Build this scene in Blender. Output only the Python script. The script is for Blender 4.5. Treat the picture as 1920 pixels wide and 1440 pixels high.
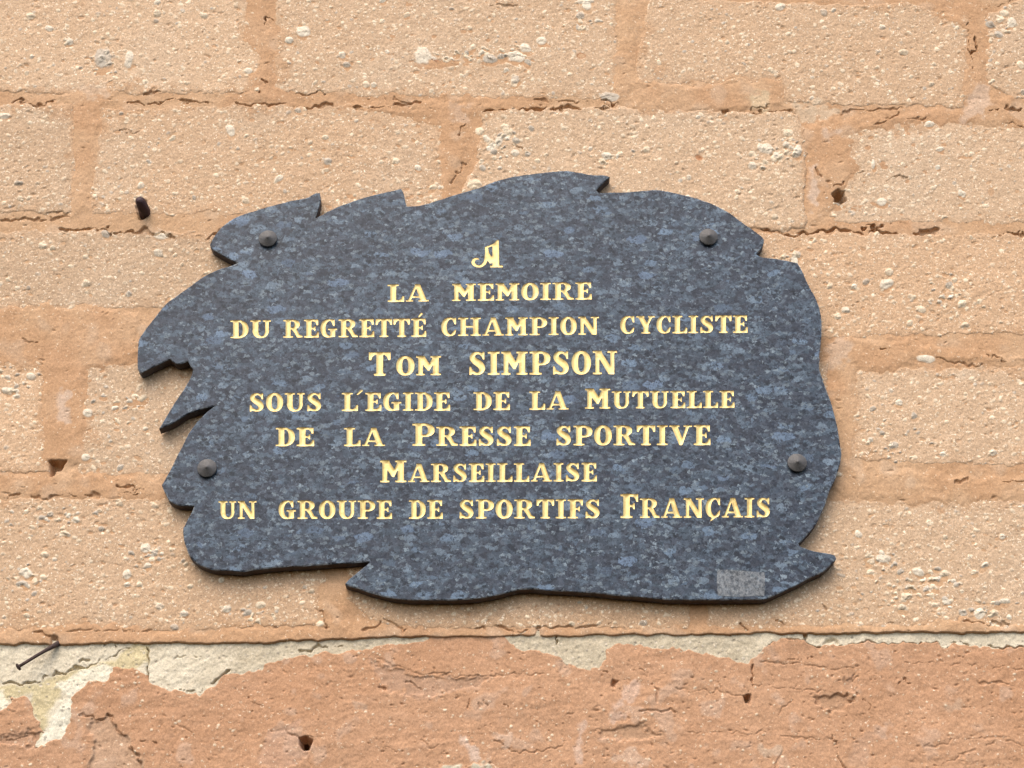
import bpy, bmesh, math, random
import numpy as np
from mathutils import Vector, geometry

# ------------------------------------------------------------------ clear
for o in list(bpy.data.objects):
    bpy.data.objects.remove(o)
scene = bpy.context.scene
COL = scene.collection

# ------------------------------------------------------------------ camera
PITCH = math.radians(25.0)        # the plaque hangs high; the camera looks up at it
FPX = 3550.0                      # focal length in pixels of a 1920 px wide frame
DIST = 2.22
ZC = 2.55                         # height of the picture's centre on the wall
CAM = np.array([0.0, -DIST * math.cos(PITCH), ZC - DIST * math.sin(PITCH)])
cam_data = bpy.data.cameras.new('camera')
cam = bpy.data.objects.new('camera', cam_data)
COL.objects.link(cam)
cam.location = CAM
cam.rotation_euler = (math.radians(90) + PITCH, 0, 0)
cam_data.sensor_width = 36.0
cam_data.lens = 36.0 * FPX / 1920.0
cam_data.clip_start = 0.05
cam_data.clip_end = 200.0
scene.camera = cam

# ------------------------------------------------------------------ sky, sun, exposure (soft overcast daylight from above)
SUN_DIR = Vector((-0.28, -0.80, 1.10)).normalized()      # towards the sun
world = bpy.data.worlds.new('World')
scene.world = world
world.use_nodes = True
wn = world.node_tree.nodes
wl = world.node_tree.links
wn.clear()
sky = wn.new('ShaderNodeTexSky')
sky.sky_type = 'NISHITA'
sky.sun_disc = False
sky.sun_elevation = math.asin(SUN_DIR.z)
sky.sun_rotation = math.atan2(SUN_DIR.x, SUN_DIR.y)
sky.air_density = 1.0
sky.dust_density = 2.5
sky.ozone_density = 0.6
bg = wn.new('ShaderNodeBackground')
bg.inputs['Strength'].default_value = 0.15
wo = wn.new('ShaderNodeOutputWorld')
wl.new(sky.outputs[0], bg.inputs[0])
wl.new(bg.outputs[0], wo.inputs[0])
sun_data = bpy.data.lights.new('sun', 'SUN')
sun_data.energy = 1.1
sun_data.angle = math.radians(58)
sun_data.color = (1.0, 0.93, 0.82)
sun = bpy.data.objects.new('sun', sun_data)
COL.objects.link(sun)
sun.rotation_euler = SUN_DIR.to_track_quat('Z', 'Y').to_euler()
sun.location = (0, -3, 6)
scene.view_settings.view_transform = 'Standard'
scene.view_settings.look = 'None'
scene.view_settings.gamma = 1.0
scene.view_settings.use_curve_mapping = False
scene.view_settings.exposure = 1.17
scene.render.engine = 'CYCLES'
scene.render.filter_size = 1.7
scene.cycles.max_bounces = 6

# ------------------------------------------------------------------ helpers
F = np.array([0, math.cos(PITCH), math.sin(PITCH)])
U = np.array([0, -math.sin(PITCH), math.cos(PITCH)])


def at(u, v, y=0.0):
    """the point of the plane y that the photograph shows at pixel u, v"""
    u = np.asarray(u, float)
    v = np.asarray(v, float)
    d = F * FPX + (720.0 - v)[..., None] * U
    d = d + np.stack([u - 960.0, 0 * u, 0 * u], -1)
    s = (y - CAM[1]) / d[..., 1]
    return CAM + s[..., None] * d


def tag(o, label=None, cat=None, group=None, kind=None):
    for k, val in (('label', label), ('category', cat), ('group', group), ('kind', kind)):
        if val:
            o[k] = val
    return o


def empty(name, loc=(0, 0, 0), parent=None):
    o = bpy.data.objects.new(name, None)
    COL.objects.link(o)
    o.location = loc
    o.empty_display_size = 0.05
    if parent:
        o.parent = parent
    return o


def mesh_obj(name, verts, faces, mat, parent=None, smooth=False):
    me = bpy.data.meshes.new(name)
    me.from_pydata([tuple(map(float, p)) for p in verts], [], [tuple(map(int, f)) for f in faces])
    me.materials.append(mat)
    me.update()
    if smooth:
        me.polygons.foreach_set('use_smooth', [True] * len(me.polygons))
    o = bpy.data.objects.new(name, me)
    COL.objects.link(o)
    if parent:
        o.parent = parent
    return o


def sstep(a, b, x):
    t = np.clip((x - a) / (b - a), 0, 1)
    return t * t * (3 - 2 * t)


# ------------------------------------------------------------------ materials
class NT:
    def __init__(self, name):
        self.m = bpy.data.materials.new(name)
        self.m.use_nodes = True
        self.t = self.m.node_tree
        self.t.nodes.clear()
        self.out = self.n('ShaderNodeOutputMaterial')
        self.b = self.n('ShaderNodeBsdfPrincipled')
        self.l(self.b.outputs[0], self.out.inputs[0])

    def n(self, kind, **kw):
        x = self.t.nodes.new(kind)
        for k, v in kw.items():
            setattr(x, k, v)
        return x

    def l(self, a, b):
        self.t.links.new(a, b)

    def coord(self):
        return self.n('ShaderNodeTexCoord').outputs['Object']

    def mapping(self, src, scale=(1, 1, 1), rot=(0, 0, 0), loc=(0, 0, 0)):
        m = self.n('ShaderNodeMapping')
        m.inputs['Scale'].default_value = scale
        m.inputs['Rotation'].default_value = rot
        m.inputs['Location'].default_value = loc
        self.l(src, m.inputs['Vector'])
        return m.outputs[0]

    def noise(self, src, scale, detail=3.0, rough=0.55, dist=0.0):
        x = self.n('ShaderNodeTexNoise')
        x.inputs['Scale'].default_value = scale
        x.inputs['Detail'].default_value = detail
        x.inputs['Roughness'].default_value = rough
        x.inputs['Distortion'].default_value = dist
        self.l(src, x.inputs['Vector'])
        return x

    def voro(self, src, scale, feature='F1', rnd=1.0):
        x = self.n('ShaderNodeTexVoronoi', feature=feature)
        x.inputs['Scale'].default_value = scale
        x.inputs['Randomness'].default_value = rnd
        self.l(src, x.inputs['Vector'])
        return x

    def ramp(self, src, stops, interp='LINEAR'):
        r = self.n('ShaderNodeValToRGB')
        r.color_ramp.interpolation = interp
        el = r.color_ramp.elements
        while len(el) < len(stops):
            el.new(0.5)
        for e, (p, c) in zip(el, stops):
            e.position = p
            e.color = (c, c, c, 1) if isinstance(c, (int, float)) else (*c, 1)
        self.l(src, r.inputs[0])
        return r.outputs[0]

    def math(self, op, a, b=None, clamp=False):
        x = self.n('ShaderNodeMath', operation=op, use_clamp=clamp)
        for i, s in enumerate((a, b)):
            if s is None:
                continue
            if isinstance(s, (int, float)):
                x.inputs[i].default_value = s
            else:
                self.l(s, x.inputs[i])
        return x.outputs[0]

    def mix(self, fac, a, b, blend='MIX'):
        x = self.n('ShaderNodeMix', data_type='RGBA', blend_type=blend)
        for inp, s in ((x.inputs[0], fac), (x.inputs[6], a), (x.inputs[7], b)):
            if isinstance(s, (int, float)):
                inp.default_value = s
            elif isinstance(s, tuple):
                inp.default_value = (*s, 1)
            else:
                self.l(s, inp)
        return x.outputs[2]

    def sep(self, src):
        x = self.n('ShaderNodeSeparateColor')
        self.l(src, x.inputs[0])
        return x.outputs

    def bump(self, h, strength, dist):
        x = self.n('ShaderNodeBump')
        x.inputs['Strength'].default_value = strength
        x.inputs['Distance'].default_value = dist
        self.l(h, x.inputs['Height'])
        self.l(x.outputs[0], self.b.inputs['Normal'])


def grain_material(name, grain=1.0, pale=0.16, rough=0.92):
    """sandy mineral surface: albedo from the mesh, plus sand grains in the shader"""
    g = NT(name)
    a = g.n('ShaderNodeAttribute', attribute_name='albedo')
    c = g.coord()
    wob = g.noise(c, 160, 2).outputs['Color']
    cw = g.mix(0.012, c, wob, 'ADD')
    n1 = g.noise(c, 420, 3, 0.65).outputs['Fac']
    n2 = g.noise(c, 1150, 2, 0.6).outputs['Fac']
    n3 = g.noise(c, 75, 3, 0.6).outputs['Fac']
    v = g.voro(cw, 430)
    vs = g.sep(v.outputs['Color'])
    pick = g.ramp(vs[0], [(0.0, 0.0), (1.0 - pale - 0.02, 0.0), (1.0 - pale, 1.0)])
    near = g.ramp(v.outputs['Distance'], [(0.26, 1.0), (0.46, 0.0)])
    gr = g.math('MULTIPLY', pick, near)
    gr = g.math('MULTIPLY', gr, a.outputs['Alpha'])
    var = g.ramp(n1, [(0.25, 0.70 + 0.3 * (1 - grain)), (0.5, 0.97), (0.75, 1.0 + 0.24 * grain)])
    var2 = g.ramp(n2, [(0.3, 0.80 + 0.2 * (1 - grain)), (0.7, 1.16)])
    var3 = g.ramp(n3, [(0.3, (0.93, 0.91, 0.89)), (0.7, (1.06, 1.06, 1.07))])
    col = g.mix(1.0, a.outputs['Color'], var, 'MULTIPLY')
    col = g.mix(1.0, col, var2, 'MULTIPLY')
    col = g.mix(1.0, col, var3, 'MULTIPLY')
    pc = g.mix(vs[1], (0.66, 0.48, 0.31), (0.92, 0.79, 0.60))
    col = g.mix(g.math('MULTIPLY', gr, 0.85), col, pc)
    # sparse small pits: sunk in the bump, their shade painted as dark colour
    vd = g.voro(g.mapping(cw, (1.0, 1.0, 1.5)), 470)
    dk = g.math('MULTIPLY', g.ramp(g.sep(vd.outputs['Color'])[1], [(0.86, 0.0), (0.88, 1.0)]),
                g.ramp(vd.outputs['Distance'], [(0.22, 1.0), (0.40, 0.0)]))
    dk = g.math('MULTIPLY', dk, a.outputs['Alpha'])
    col = g.mix(g.math('MULTIPLY', dk, 0.62), col, (0.15, 0.095, 0.055))
    g.l(col, g.b.inputs['Base Color'])
    g.b.inputs['Roughness'].default_value = rough
    g.b.inputs['Specular IOR Level'].default_value = 0.2
    h = g.math('ADD', g.math('MULTIPLY', n1, 0.9), g.math('MULTIPLY', n2, 0.5))
    h = g.math('ADD', h, g.math('MULTIPLY', gr, 0.6))
    h = g.math('SUBTRACT', h, g.math('MULTIPLY', dk, 0.8))
    g.bump(h, 0.42 * grain, 0.0008)
    return g.m


def granite_material(name='blue_granite', polish=0.32, pit=0.0):
    g = NT(name)
    c = g.coord()
    wob = g.noise(c, 260, 3, 0.6).outputs['Color']
    cw = g.mix(0.010, c, wob, 'ADD')
    wob2 = g.noise(c, 90, 3, 0.7).outputs['Color']
    cw2 = g.mix(0.014, c, wob2, 'ADD')
    # ground mass: fine dark and grey grains
    va = g.voro(g.mapping(cw, (1.0, 1.0, 1.35), (0, -0.3, 0)), 215)
    ra = g.sep(va.outputs['Color'])
    base = g.ramp(ra[0], [(0.0, (0.007, 0.009, 0.014)), (0.28, (0.026, 0.029, 0.040)), (0.6, (0.054, 0.060, 0.077)), (0.85, (0.092, 0.104, 0.126)), (0.95, (0.14, 0.165, 0.19)), (1.0, (0.24, 0.275, 0.30))])
    vb = g.voro(g.mapping(cw, (1.0, 1.0, 1.6), (0, 0.35, 0)), 100)
    rb = g.sep(vb.outputs['Color'])
    tint = g.ramp(rb[0], [(0.0, (0.022, 0.025, 0.034)), (0.3, (0.050, 0.053, 0.064)), (0.6, (0.056, 0.070, 0.088)), (0.85, (0.078, 0.104, 0.126)), (1.0, (0.120, 0.155, 0.185))])
    col = g.mix(0.50, base, tint)
    # bluish feldspar crystals, elongated, lying at several angles
    for scale, ang, asp, thr, fac, cc in ((52, 0.25, 2.0, 0.88, 0.80, (0.175, 0.230, 0.295)),
                                         (66, -0.5, 1.9, 0.87, 0.80, (0.200, 0.245, 0.285)),
                                         (96, 0.7, 2.3, 0.82, 0.70, (0.165, 0.210, 0.255)),
                                         (120, -0.15, 1.9, 0.82, 0.85, (0.265, 0.305, 0.325)),
                                         (135, 0.5, 1.5, 0.84, 0.85, (0.010, 0.014, 0.021)),
                                         (240, 0.2, 1.3, 0.965, 0.75, (0.30, 0.34, 0.36)),
                                         (38, 0.10, 2.1, 0.945, 0.70, (0.175, 0.230, 0.310))):
        vv = g.voro(g.mapping(cw2 if scale < 80 else cw, (1.0, 1.0, asp), (0, ang, 0), (scale * 0.013, 0.3, scale * 0.07)), scale)
        rr = g.sep(vv.outputs['Color'])
        pk = g.ramp(rr[0], [(thr, 0.0), (thr + 0.01, 1.0)])
        nr = g.ramp(vv.outputs['Distance'], [(0.43, 1.0), (0.50, 0.0)])
        grit = g.ramp(g.noise(c, 300, 3, 0.75).outputs['Fac'], [(0.34, 0.55), (0.52, 1.0)])
        f = g.math('MULTIPLY', g.math('MULTIPLY', pk, nr), g.math('MULTIPLY', grit, fac))
        cx = g.mix(rr[1], cc, tuple(x * 0.5 for x in cc))
        col = g.mix(f, col, cx)
    # dark mica specks
    sp = g.ramp(g.noise(c, 360, 3, 0.75).outputs['Fac'], [(0.36, 1.0), (0.47, 0.0)])
    col = g.mix(g.math('MULTIPLY', sp, 0.85), col, (0.010, 0.012, 0.018))
    fine = g.ramp(g.noise(c, 520, 3, 0.75).outputs['Fac'], [(0.25, 0.66), (0.75, 1.34)])
    col = g.mix(1.0, col, fine, 'MULTIPLY')
    col = g.mix(1.0, col, (0.94, 1.0, 1.05), 'MULTIPLY')
    cloud = g.ramp(g.noise(c, 22, 3, 0.55).outputs['Fac'], [(0.3, 0.72), (0.7, 0.90)])
    col = g.mix(1.0, col, cloud, 'MULTIPLY')
    g.l(col, g.b.inputs['Base Color'])
    g.l(g.ramp(ra[2], [(0.0, polish - 0.08), (1.0, polish + 0.14)]), g.b.inputs['Roughness'])
    g.b.inputs['Specular IOR Level'].default_value = 0.22
    if pit:
        g.bump(g.noise(c, 500, 3, 0.6).outputs['Fac'], 0.6, pit)
    return g


def gold_material():
    g = NT('gold_leaf_paint')
    c = g.coord()
    n1 = g.noise(c, 300, 3, 0.6).outputs['Fac']
    n2 = g.noise(c, 60, 2, 0.5).outputs['Fac']
    col = g.ramp(n1, [(0.25, (0.61, 0.43, 0.145)), (0.7, (0.73, 0.545, 0.215))])
    col = g.mix(g.ramp(n2, [(0.58, 0.0), (0.74, 0.6)]), col, (0.42, 0.25, 0.07))
    g.l(col, g.b.inputs['Base Color'])
    g.b.inputs['Metallic'].default_value = 0.35
    g.b.inputs['Roughness'].default_value = 0.42
    g.bump(n1, 0.25, 0.0006)
    return g.m


def rust_material(name, c0, c1, rough=0.75, metal=0.2):
    g = NT(name)
    c = g.coord()
    n = g.noise(c, 220, 4, 0.65).outputs['Fac']
    n2 = g.noise(c, 900, 3, 0.6).outputs['Fac']
    g.l(g.ramp(n, [(0.3, c0), (0.7, c1)]), g.b.inputs['Base Color'])
    g.b.inputs['Roughness'].default_value = rough
    g.b.inputs['Metallic'].default_value = metal
    g.bump(g.math('ADD', n, n2), 0.5, 0.0008)
    return g.m


# ------------------------------------------------------------------ the wall: relief fields on a grid
rng = np.random.default_rng(7)
random.seed(7)
corners = at(np.array([0, 1920, 0, 1920]), np.array([0, 0, 1440, 1440]))
XL, XR = corners[:, 0].min() - 0.02, corners[:, 0].max() + 0.02
ZB, ZT = corners[:, 2].min() - 0.02, corners[:, 2].max() + 0.02
STEP = 0.00085


def axis(a, b, n_out=90, grow=1.038):
    core = np.arange(a, b, STEP)
    ext = np.cumsum(STEP * grow ** np.arange(1, n_out + 1))
    return np.concatenate([a - ext[::-1], core, core[-1] + ext])


xs = axis(XL, XR)
zs = axis(ZB, ZT)
NX, NZ = len(xs), len(zs)
X, Z = np.meshgrid(xs, zs)
dx = X - CAM[0]
dyv = 0.0 - CAM[1]
dz = Z - CAM[2]
depth = dyv * F[1] + dz * F[2]
PU = (960 + FPX * dx / depth).astype(np.float32)
PV = (720 - FPX * (dyv * U[1] + dz * U[2]) / depth).astype(np.float32)

_fy = np.fft.fftfreq(NZ)[:, None]
_fx = np.fft.rfftfreq(NX)[None, :]


def fnoise(sig, seed, aspect=1.0, tilt=0.0):
    """smooth random field, unit variance; sig in grid cells, stretched along x by aspect"""
    r = np.random.default_rng(seed)
    w = np.fft.rfft2(r.standard_normal((NZ, NX)).astype(np.float32))
    fx = _fx * math.cos(tilt) + _fy * math.sin(tilt)
    fy = -_fx * math.sin(tilt) + _fy * math.cos(tilt)
    k = np.exp(-2 * (math.pi ** 2) * ((fx * sig * aspect) ** 2 + (fy * sig) ** 2))
    o = np.fft.irfft2(w * k, s=(NZ, NX)).astype(np.float32)
    return o / o.std()


N_big = fnoise(90, 1)
N_mid = fnoise(24, 2)
N_m2 = fnoise(9, 3)
N_sm = fnoise(4.0, 4)
N_fine = fnoise(1.8, 5)
N_f2 = fnoise(1.0, 6)
N_str = fnoise(3.0, 8, 5.0)
N_str2 = fnoise(2.0, 9, 9.0, 0.10)
N_col = fnoise(40, 10)
N_col2 = fnoise(14, 11)
N_wu = fnoise(7, 12)
N_wv = fnoise(7, 13)
N_wu2 = fnoise(2.5, 14)
N_wv2 = fnoise(2.5, 15)
# pixel coordinates with a ragged edge added, used for every traced boundary
RU = PU + 1.7 * N_wu + 1.3 * N_wu2
RV = PV + 1.6 * N_wv + 1.2 * N_wv2


def window(u0, v0, u1, v1):
    """grid slice that covers a pixel box"""
    P = at(np.array([u0, u1, u0, u1]), np.array([v0, v0, v1, v1]))
    i0 = max(np.searchsorted(xs, P[:, 0].min()) - 1, 0)
    i1 = min(np.searchsorted(xs, P[:, 0].max()) + 1, NX)
    j0 = max(np.searchsorted(zs, P[:, 2].min()) - 1, 0)
    j1 = min(np.searchsorted(zs, P[:, 2].max()) + 1, NZ)
    return (slice(j0, j1), slice(i0, i1))


def poly_sdf(u, v, pts):
    """signed distance to a polygon, negative inside"""
    d = np.full(u.shape, 1e9, np.float32)
    s = np.ones(u.shape, np.float32)
    n = len(pts)
    for i in range(n):
        ax, ay = pts[i]
        bx, by = pts[(i + 1) % n]
        ex, ey = bx - ax, by - ay
        wx, wy = u - ax, v - ay
        t = np.clip((wx * ex + wy * ey) / (ex * ex + ey * ey + 1e-12), 0, 1)
        d = np.minimum(d, (wx - ex * t) ** 2 + (wy - ey * t) ** 2)
        c1 = ay <= v
        c2 = by > v
        cr = ex * wy - ey * wx
        flip = (c1 & c2 & (cr > 0)) | (~c1 & ~c2 & (cr < 0))
        s = np.where(flip, -s, s)
    return s * np.sqrt(d)


def line_dist(u, v, pts):
    d = np.full(u.shape, 1e9, np.float32)
    for (ax, ay), (bx, by) in zip(pts[:-1], pts[1:]):
        ex, ey = bx - ax, by - ay
        wx, wy = u - ax, v - ay
        t = np.clip((wx * ex + wy * ey) / (ex * ex + ey * ey + 1e-12), 0, 1)
        d = np.minimum(d, (wx - ex * t) ** 2 + (wy - ey * t) ** 2)
    return np.sqrt(d)


BLOCKS = [
    # course above the picture
    [(-900, -250), (-330, -250), (-330, -52), (-900, -52)], [(-290, -250), (320, -250), (320, -50), (-290, -50)],
    [(360, -250), (980, -250), (980, -46), (360, -46)], [(1020, -250), (1640, -250), (1640, -40), (1020, -42)],
    [(1680, -250), (2300, -250), (2300, -36), (1680, -38)], [(2340, -250), (2950, -250), (2950, -36), (2340, -36)],
    # top course in view
    [(-760, -18), (-190, -18), (-190, 166), (-760, 166)], [(-150, -18), (470, -18), (492, 20), (484, 170), (100, 172), (-150, 166)],
    [(522, -14), (1152, -10), (1156, 182), (700, 176), (518, 170)],
    [(1222, -4), (1560, 12), (1700, 8), (1812, 38), (1820, 150), (1806, 196), (1600, 192), (1470, 186), (1458, 156), (1192, 152), (1200, 90)],
    [(1856, 30), (1925, -2), (2480, -2), (2480, 186), (1900, 180), (1856, 150)],
    [(2520, -2), (3100, -2), (3100, 186), (2520, 186)],
    # second
    [(-1100, 204), (-560, 204), (-560, 392), (-1100, 392)], [(-520, 204), (136, 198), (140, 300), (130, 394), (-520, 396)],
    [(190, 206), (330, 204), (560, 200), (790, 198), (829, 232), (828, 404), (178, 398), (172, 370), (186, 290)],
    [(905, 216), (960, 208), (1150, 207), (1486, 214), (1506, 250), (1506, 426), (868, 424), (872, 350), (903, 300)],
    [(1600, 240), (1680, 236), (1785, 224), (1925, 234), (2180, 236), (2180, 414), (1566, 414), (1548, 372), (1570, 330), (1580, 270)],
    [(2220, 236), (2900, 236), (2900, 416), (2220, 416)],
    # third
    [(-760, 430), (-160, 430), (-160, 580), (-760, 580)], [(-120, 436), (500, 436), (500, 578), (260, 574), (-120, 586)],
    [(540, 440), (1160, 440), (1160, 600), (540, 600)], [(1200, 442), (2010, 440), (2010, 618), (1560, 628), (1200, 610)],
    [(2050, 440), (2700, 440), (2700, 620), (2050, 620)],
    # fourth
    [(-1100, 676), (-610, 676), (-610, 884), (-1100, 884)], [(-570, 676), (78, 680), (76, 780), (90, 880), (-570, 886)],
    [(168, 686), (800, 680), (800, 886), (150, 884), (162, 780)], [(840, 680), (1548, 680), (1548, 886), (840, 886)],
    [(1606, 700), (1700, 694), (2240, 690), (2240, 876), (1602, 862)], [(2280, 690), (2900, 690), (2900, 880), (2280, 880)],
    # lowest, on the lime strip
    [(-760, 938), (-110, 936), (-110, 1174), (-760, 1176)], [(-68, 936), (612, 936), (606, 1168), (330, 1180), (100, 1176), (-68, 1176)],
    [(660, 942), (1290, 944), (1286, 1176), (760, 1172), (700, 1160), (652, 1120)], [(1328, 944), (1960, 938), (1960, 1176), (1600, 1176), (1330, 1174)],
    [(2000, 938), (2700, 938), (2700, 1168), (2000, 1168)],
]
bs = np.full((NZ, NX), 60.0, np.float32)          # distance to the nearest block edge, in pixels
block_id = np.zeros((NZ, NX), np.int16)
for k, poly in enumerate(BLOCKS):
    pu = [p[0] for p in poly]
    pv = [p[1] for p in poly]
    w = window(min(pu) - 60, min(pv) - 60, max(pu) + 60, max(pv) + 60)
    d = poly_sdf(RU[w], RV[w], poly) 
    m = d < bs[w]
    bs[w] = np.where(m, d, bs[w])
    block_id[w] = np.where(m, k, block_id[w])
bs += -4.0 + 2.2 * np.clip(N_m2, -0.2, 2.0) * sstep(0.2, 0.9, N_mid) + 0.7 * N_sm
tone = np.random.default_rng(3).normal(0, 1, (len(BLOCKS), 3)).astype(np.float32)
lift = np.random.default_rng(4).normal(0, 0.0003, len(BLOCKS)).astype(np.float32)

# --- albedo of the materials (linear)
A_BLOCK = np.array([0.488, 0.331, 0.205], np.float32)
A_MORT = np.array([0.428, 0.252, 0.135], np.float32)
A_REND = np.array([0.424, 0.240, 0.135], np.float32)
A_LIME = np.array([0.570, 0.495, 0.362], np.float32)


def blend(c, f, col):
    f = np.clip(f, 0, 1)[..., None]
    return c * (1 - f) + np.asarray(col, np.float32) * f


# --- block faces
HB = 0.0003 * N_big + 0.0003 * N_mid + 0.00014 * N_m2 + 0.00010 * N_sm + 0.00010 * N_fine + 0.00010 * N_f2
HB += lift[block_id]
edge = sstep(-6, 6, bs)
HB -= 0.0036 * edge ** 1.8
CB = np.tile(A_BLOCK, (NZ, NX, 1))
CB *= (1 + 0.035 * tone[block_id, :1] + np.array([0.0, 0.018, 0.035], np.float32) * tone[block_id, 1:2])
CB = blend(CB, 0.22 * sstep(0.2, 1.8, N_col) + 0.10 * sstep(0.3, 1.8, N_col2), (0.475, 0.31, 0.185))
CB = blend(CB, 0.40 * sstep(1080, 1190, PV + 14 * N_m2 + 8 * N_sm), (0.46, 0.29, 0.165))
CB = blend(CB, 0.25 * sstep(0.3, 2.0, -N_col) , (0.50, 0.385, 0.27))
# mortar slurry wiped over the block edges
CB = blend(CB, 0.22 * sstep(-18, 0, bs + 6 * N_sm), A_MORT)
CB = blend(CB, 0.6 * sstep(-22, -2, bs + 9 * N_m2 + 4 * N_sm) * sstep(0.0, 1.4, N_mid), A_MORT)
# --- mortar
HM = -0.0009 + 0.0003 * N_big + 0.00025 * N_mid + 0.00015 * N_m2 + 0.00009 * N_sm + 0.00007 * N_str + 0.00008 * N_fine + 0.00007 * N_f2
CM = np.tile(A_MORT, (NZ, NX, 1))
CM = blend(CM, 0.30 * sstep(0.0, 1.6, N_col2), (0.485, 0.315, 0.19))
CM = blend(CM, 0.35 * sstep(0.3, 1.6, -N_col), (0.44, 0.255, 0.14))
CM = blend(CM, 0.35 * sstep(0.2, 1.6, N_big + 0.5 * N_col2), (0.495, 0.335, 0.200))
CM = blend(CM, 0.30 * sstep(0.8, 2.0, N_m2), (0.49, 0.37, 0.26))

# thick mortar wiped proud of the blocks (traced patches)
PATCHES = [
    ([(1190, 150), (1300, 158), (1396, 150), (1440, 146), (1466, 152), (1466, 200), (1420, 208), (1190, 206)], 0.0016, 1.0),
    ([(1160, 0), (1190, 4), (1192, 60), (1186, 120), (1196, 160), (1150, 200), (1158, 90)], 0.0012, 0.9),
    ([(455, -20), (500, -20), (496, 60), (516, 70), (510, 160), (540, 190), (460, 186), (480, 110), (455, 80)], 0.0008, 0.65),
    ([(150, 165), (205, 155), (218, 185), (180, 210), (184, 300), (170, 330), (168, 400), (132, 402), (140, 205), (110, 180)], 0.0008, 0.9),
    ([(-20, 580), (60, 572), (170, 576), (262, 588), (264, 668), (160, 690), (158, 865), (72, 870), (78, 690), (-20, 690)], 0.0013, 0.9),
    ([(-20, 888), (150, 884), (300, 892), (300, 935), (180, 930), (-20, 932)], 0.0010, 0.9),
    ([(1560, 625), (1640, 640), (1700, 640), (1710, 680), (1660, 696), (1600, 690), (1604, 760), (1606, 880), (1760, 888), (1770, 945), (1620, 935), (1560, 920)], 0.0011, 0.95),
    ([(1700, 640), (1780, 655), (1925, 670), (1925, 684), (1800, 680), (1700, 668)], 0.0010, 0.8),
    ([(1770, 895), (1925, 892), (1925, 934), (1770, 940)], 0.0008, 0.7),
    ([(640, 200), (760, 196), (830, 180), (940, 190), (930, 205), (872, 222), (872, 300), (846, 350), (832, 400), (828, 230)], 0.0011, 0.9),
    ([(1540, 225), (1600, 220), (1690, 214), (1800, 200), (1900, 175), (1925, 240), (1790, 226), (1640, 240), (1590, 250), (1600, 310), (1560, 390), (1530, 410), (1515, 300), (1510, 245)], 0.0010, 0.8),
    ([(-20, 1178), (60, 1176), (120, 1168), (260, 1172), (290, 1184), (600, 1180), (640, 1168), (700, 1166), (780, 1178), (900, 1184), (1300, 1178), (1700, 1174), (1780, 1162), (1850, 1162), (1870, 1176), (1925, 1178), (1925, 1230), (-20, 1230)], 0.0014, 0.8),
    ([(1740, 16), (1800, 30), (1830, 50), (1850, 130), (1830, 180), (1800, 190), (1815, 60), (1750, 30)], 0.0009, 0.8),
    ([(600, 1090), (660, 1080), (650, 1180), (590, 1180)], 0.0010, 0.8),
]
for poly, up, strength in PATCHES:
    pu = [p[0] for p in poly]
    pv = [p[1] for p in poly]
    w = window(min(pu) - 30, min(pv) - 30, max(pu) + 30, max(pv) + 30)
    d = poly_sdf(RU[w] + 3 * N_m2[w], RV[w] + 3 * N_sm[w], poly)
    HM[w] += (0.6 * up + 0.0008) * sstep(8, -10, d)
    CB[w] = blend(CB[w], strength * 0.7 * sstep(9, -8, d + 5 * N_sm[w]), A_MORT)

for poly, colr, f in (([(1516, 318), (1530, 314), (1536, 350), (1528, 400), (1518, 398)], (0.56, 0.45, 0.36), 0.7), ([(1540, 240), (1562, 244), (1556, 268), (1538, 262)], (0.54, 0.43, 0.34), 0.6),
                      ([(1485, 196), (1530, 190), (1572, 204), (1560, 222), (1500, 226)], (0.50, 0.40, 0.28), 0.8), ([(1404, 180), (1426, 172), (1444, 184), (1438, 202), (1410, 206)], (0.52, 0.40, 0.25), 0.95),
                      ([(1825, 160), (1860, 150), (1850, 210), (1800, 230), (1806, 200)], (0.54, 0.43, 0.34), 0.55), ([(110, 735), (132, 735), (122, 790), (108, 788)], (0.54, 0.44, 0.36), 0.6),
                      ([(1550, 640), (1600, 636), (1590, 680), (1550, 690)], (0.52, 0.42, 0.33), 0.5), ([(1800, 690), (1840, 684), (1836, 712), (1790, 710)], (0.54, 0.44, 0.32), 0.6),
                      ([(145, 158), (185, 150), (200, 172), (168, 186)], (0.52, 0.40, 0.29), 0.6), ([(845, 200), (880, 196), (870, 225), (842, 222)], (0.53, 0.40, 0.30), 0.5)):
    pu = [p[0] for p in poly]
    pv = [p[1] for p in poly]
    w = window(min(pu) - 20, min(pv) - 20, max(pu) + 20, max(pv) + 20)
    d = poly_sdf(RU[w] + 2.5 * N_sm[w], RV[w] + 2.5 * N_fine[w], poly)
    for Cs in (CM, CB):
        Cs[w] = blend(Cs[w], 0.7 * f * sstep(5, -6, d + 4 * N_sm[w]), colr)

# --- line where the upper wall ends, overhanging the lime strip
LU = np.array([-1500, 0, 100, 300, 450, 600, 800, 950, 1100, 1300, 1500, 1700, 1920, 3400])
LV = np.array([1212, 1207, 1210, 1205, 1206, 1200, 1194, 1194, 1190, 1190, 1188, 1187, 1186, 1180])
line_v = np.interp(PU, LU, LV).astype(np.float32) + 1.0 * N_wv + 0.5 * N_wv2 + 1.5 * N_m2 * sstep(0.3, 1.3, N_mid)
below = RV * 0 + PV - line_v                                   # >0 below the line

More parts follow.
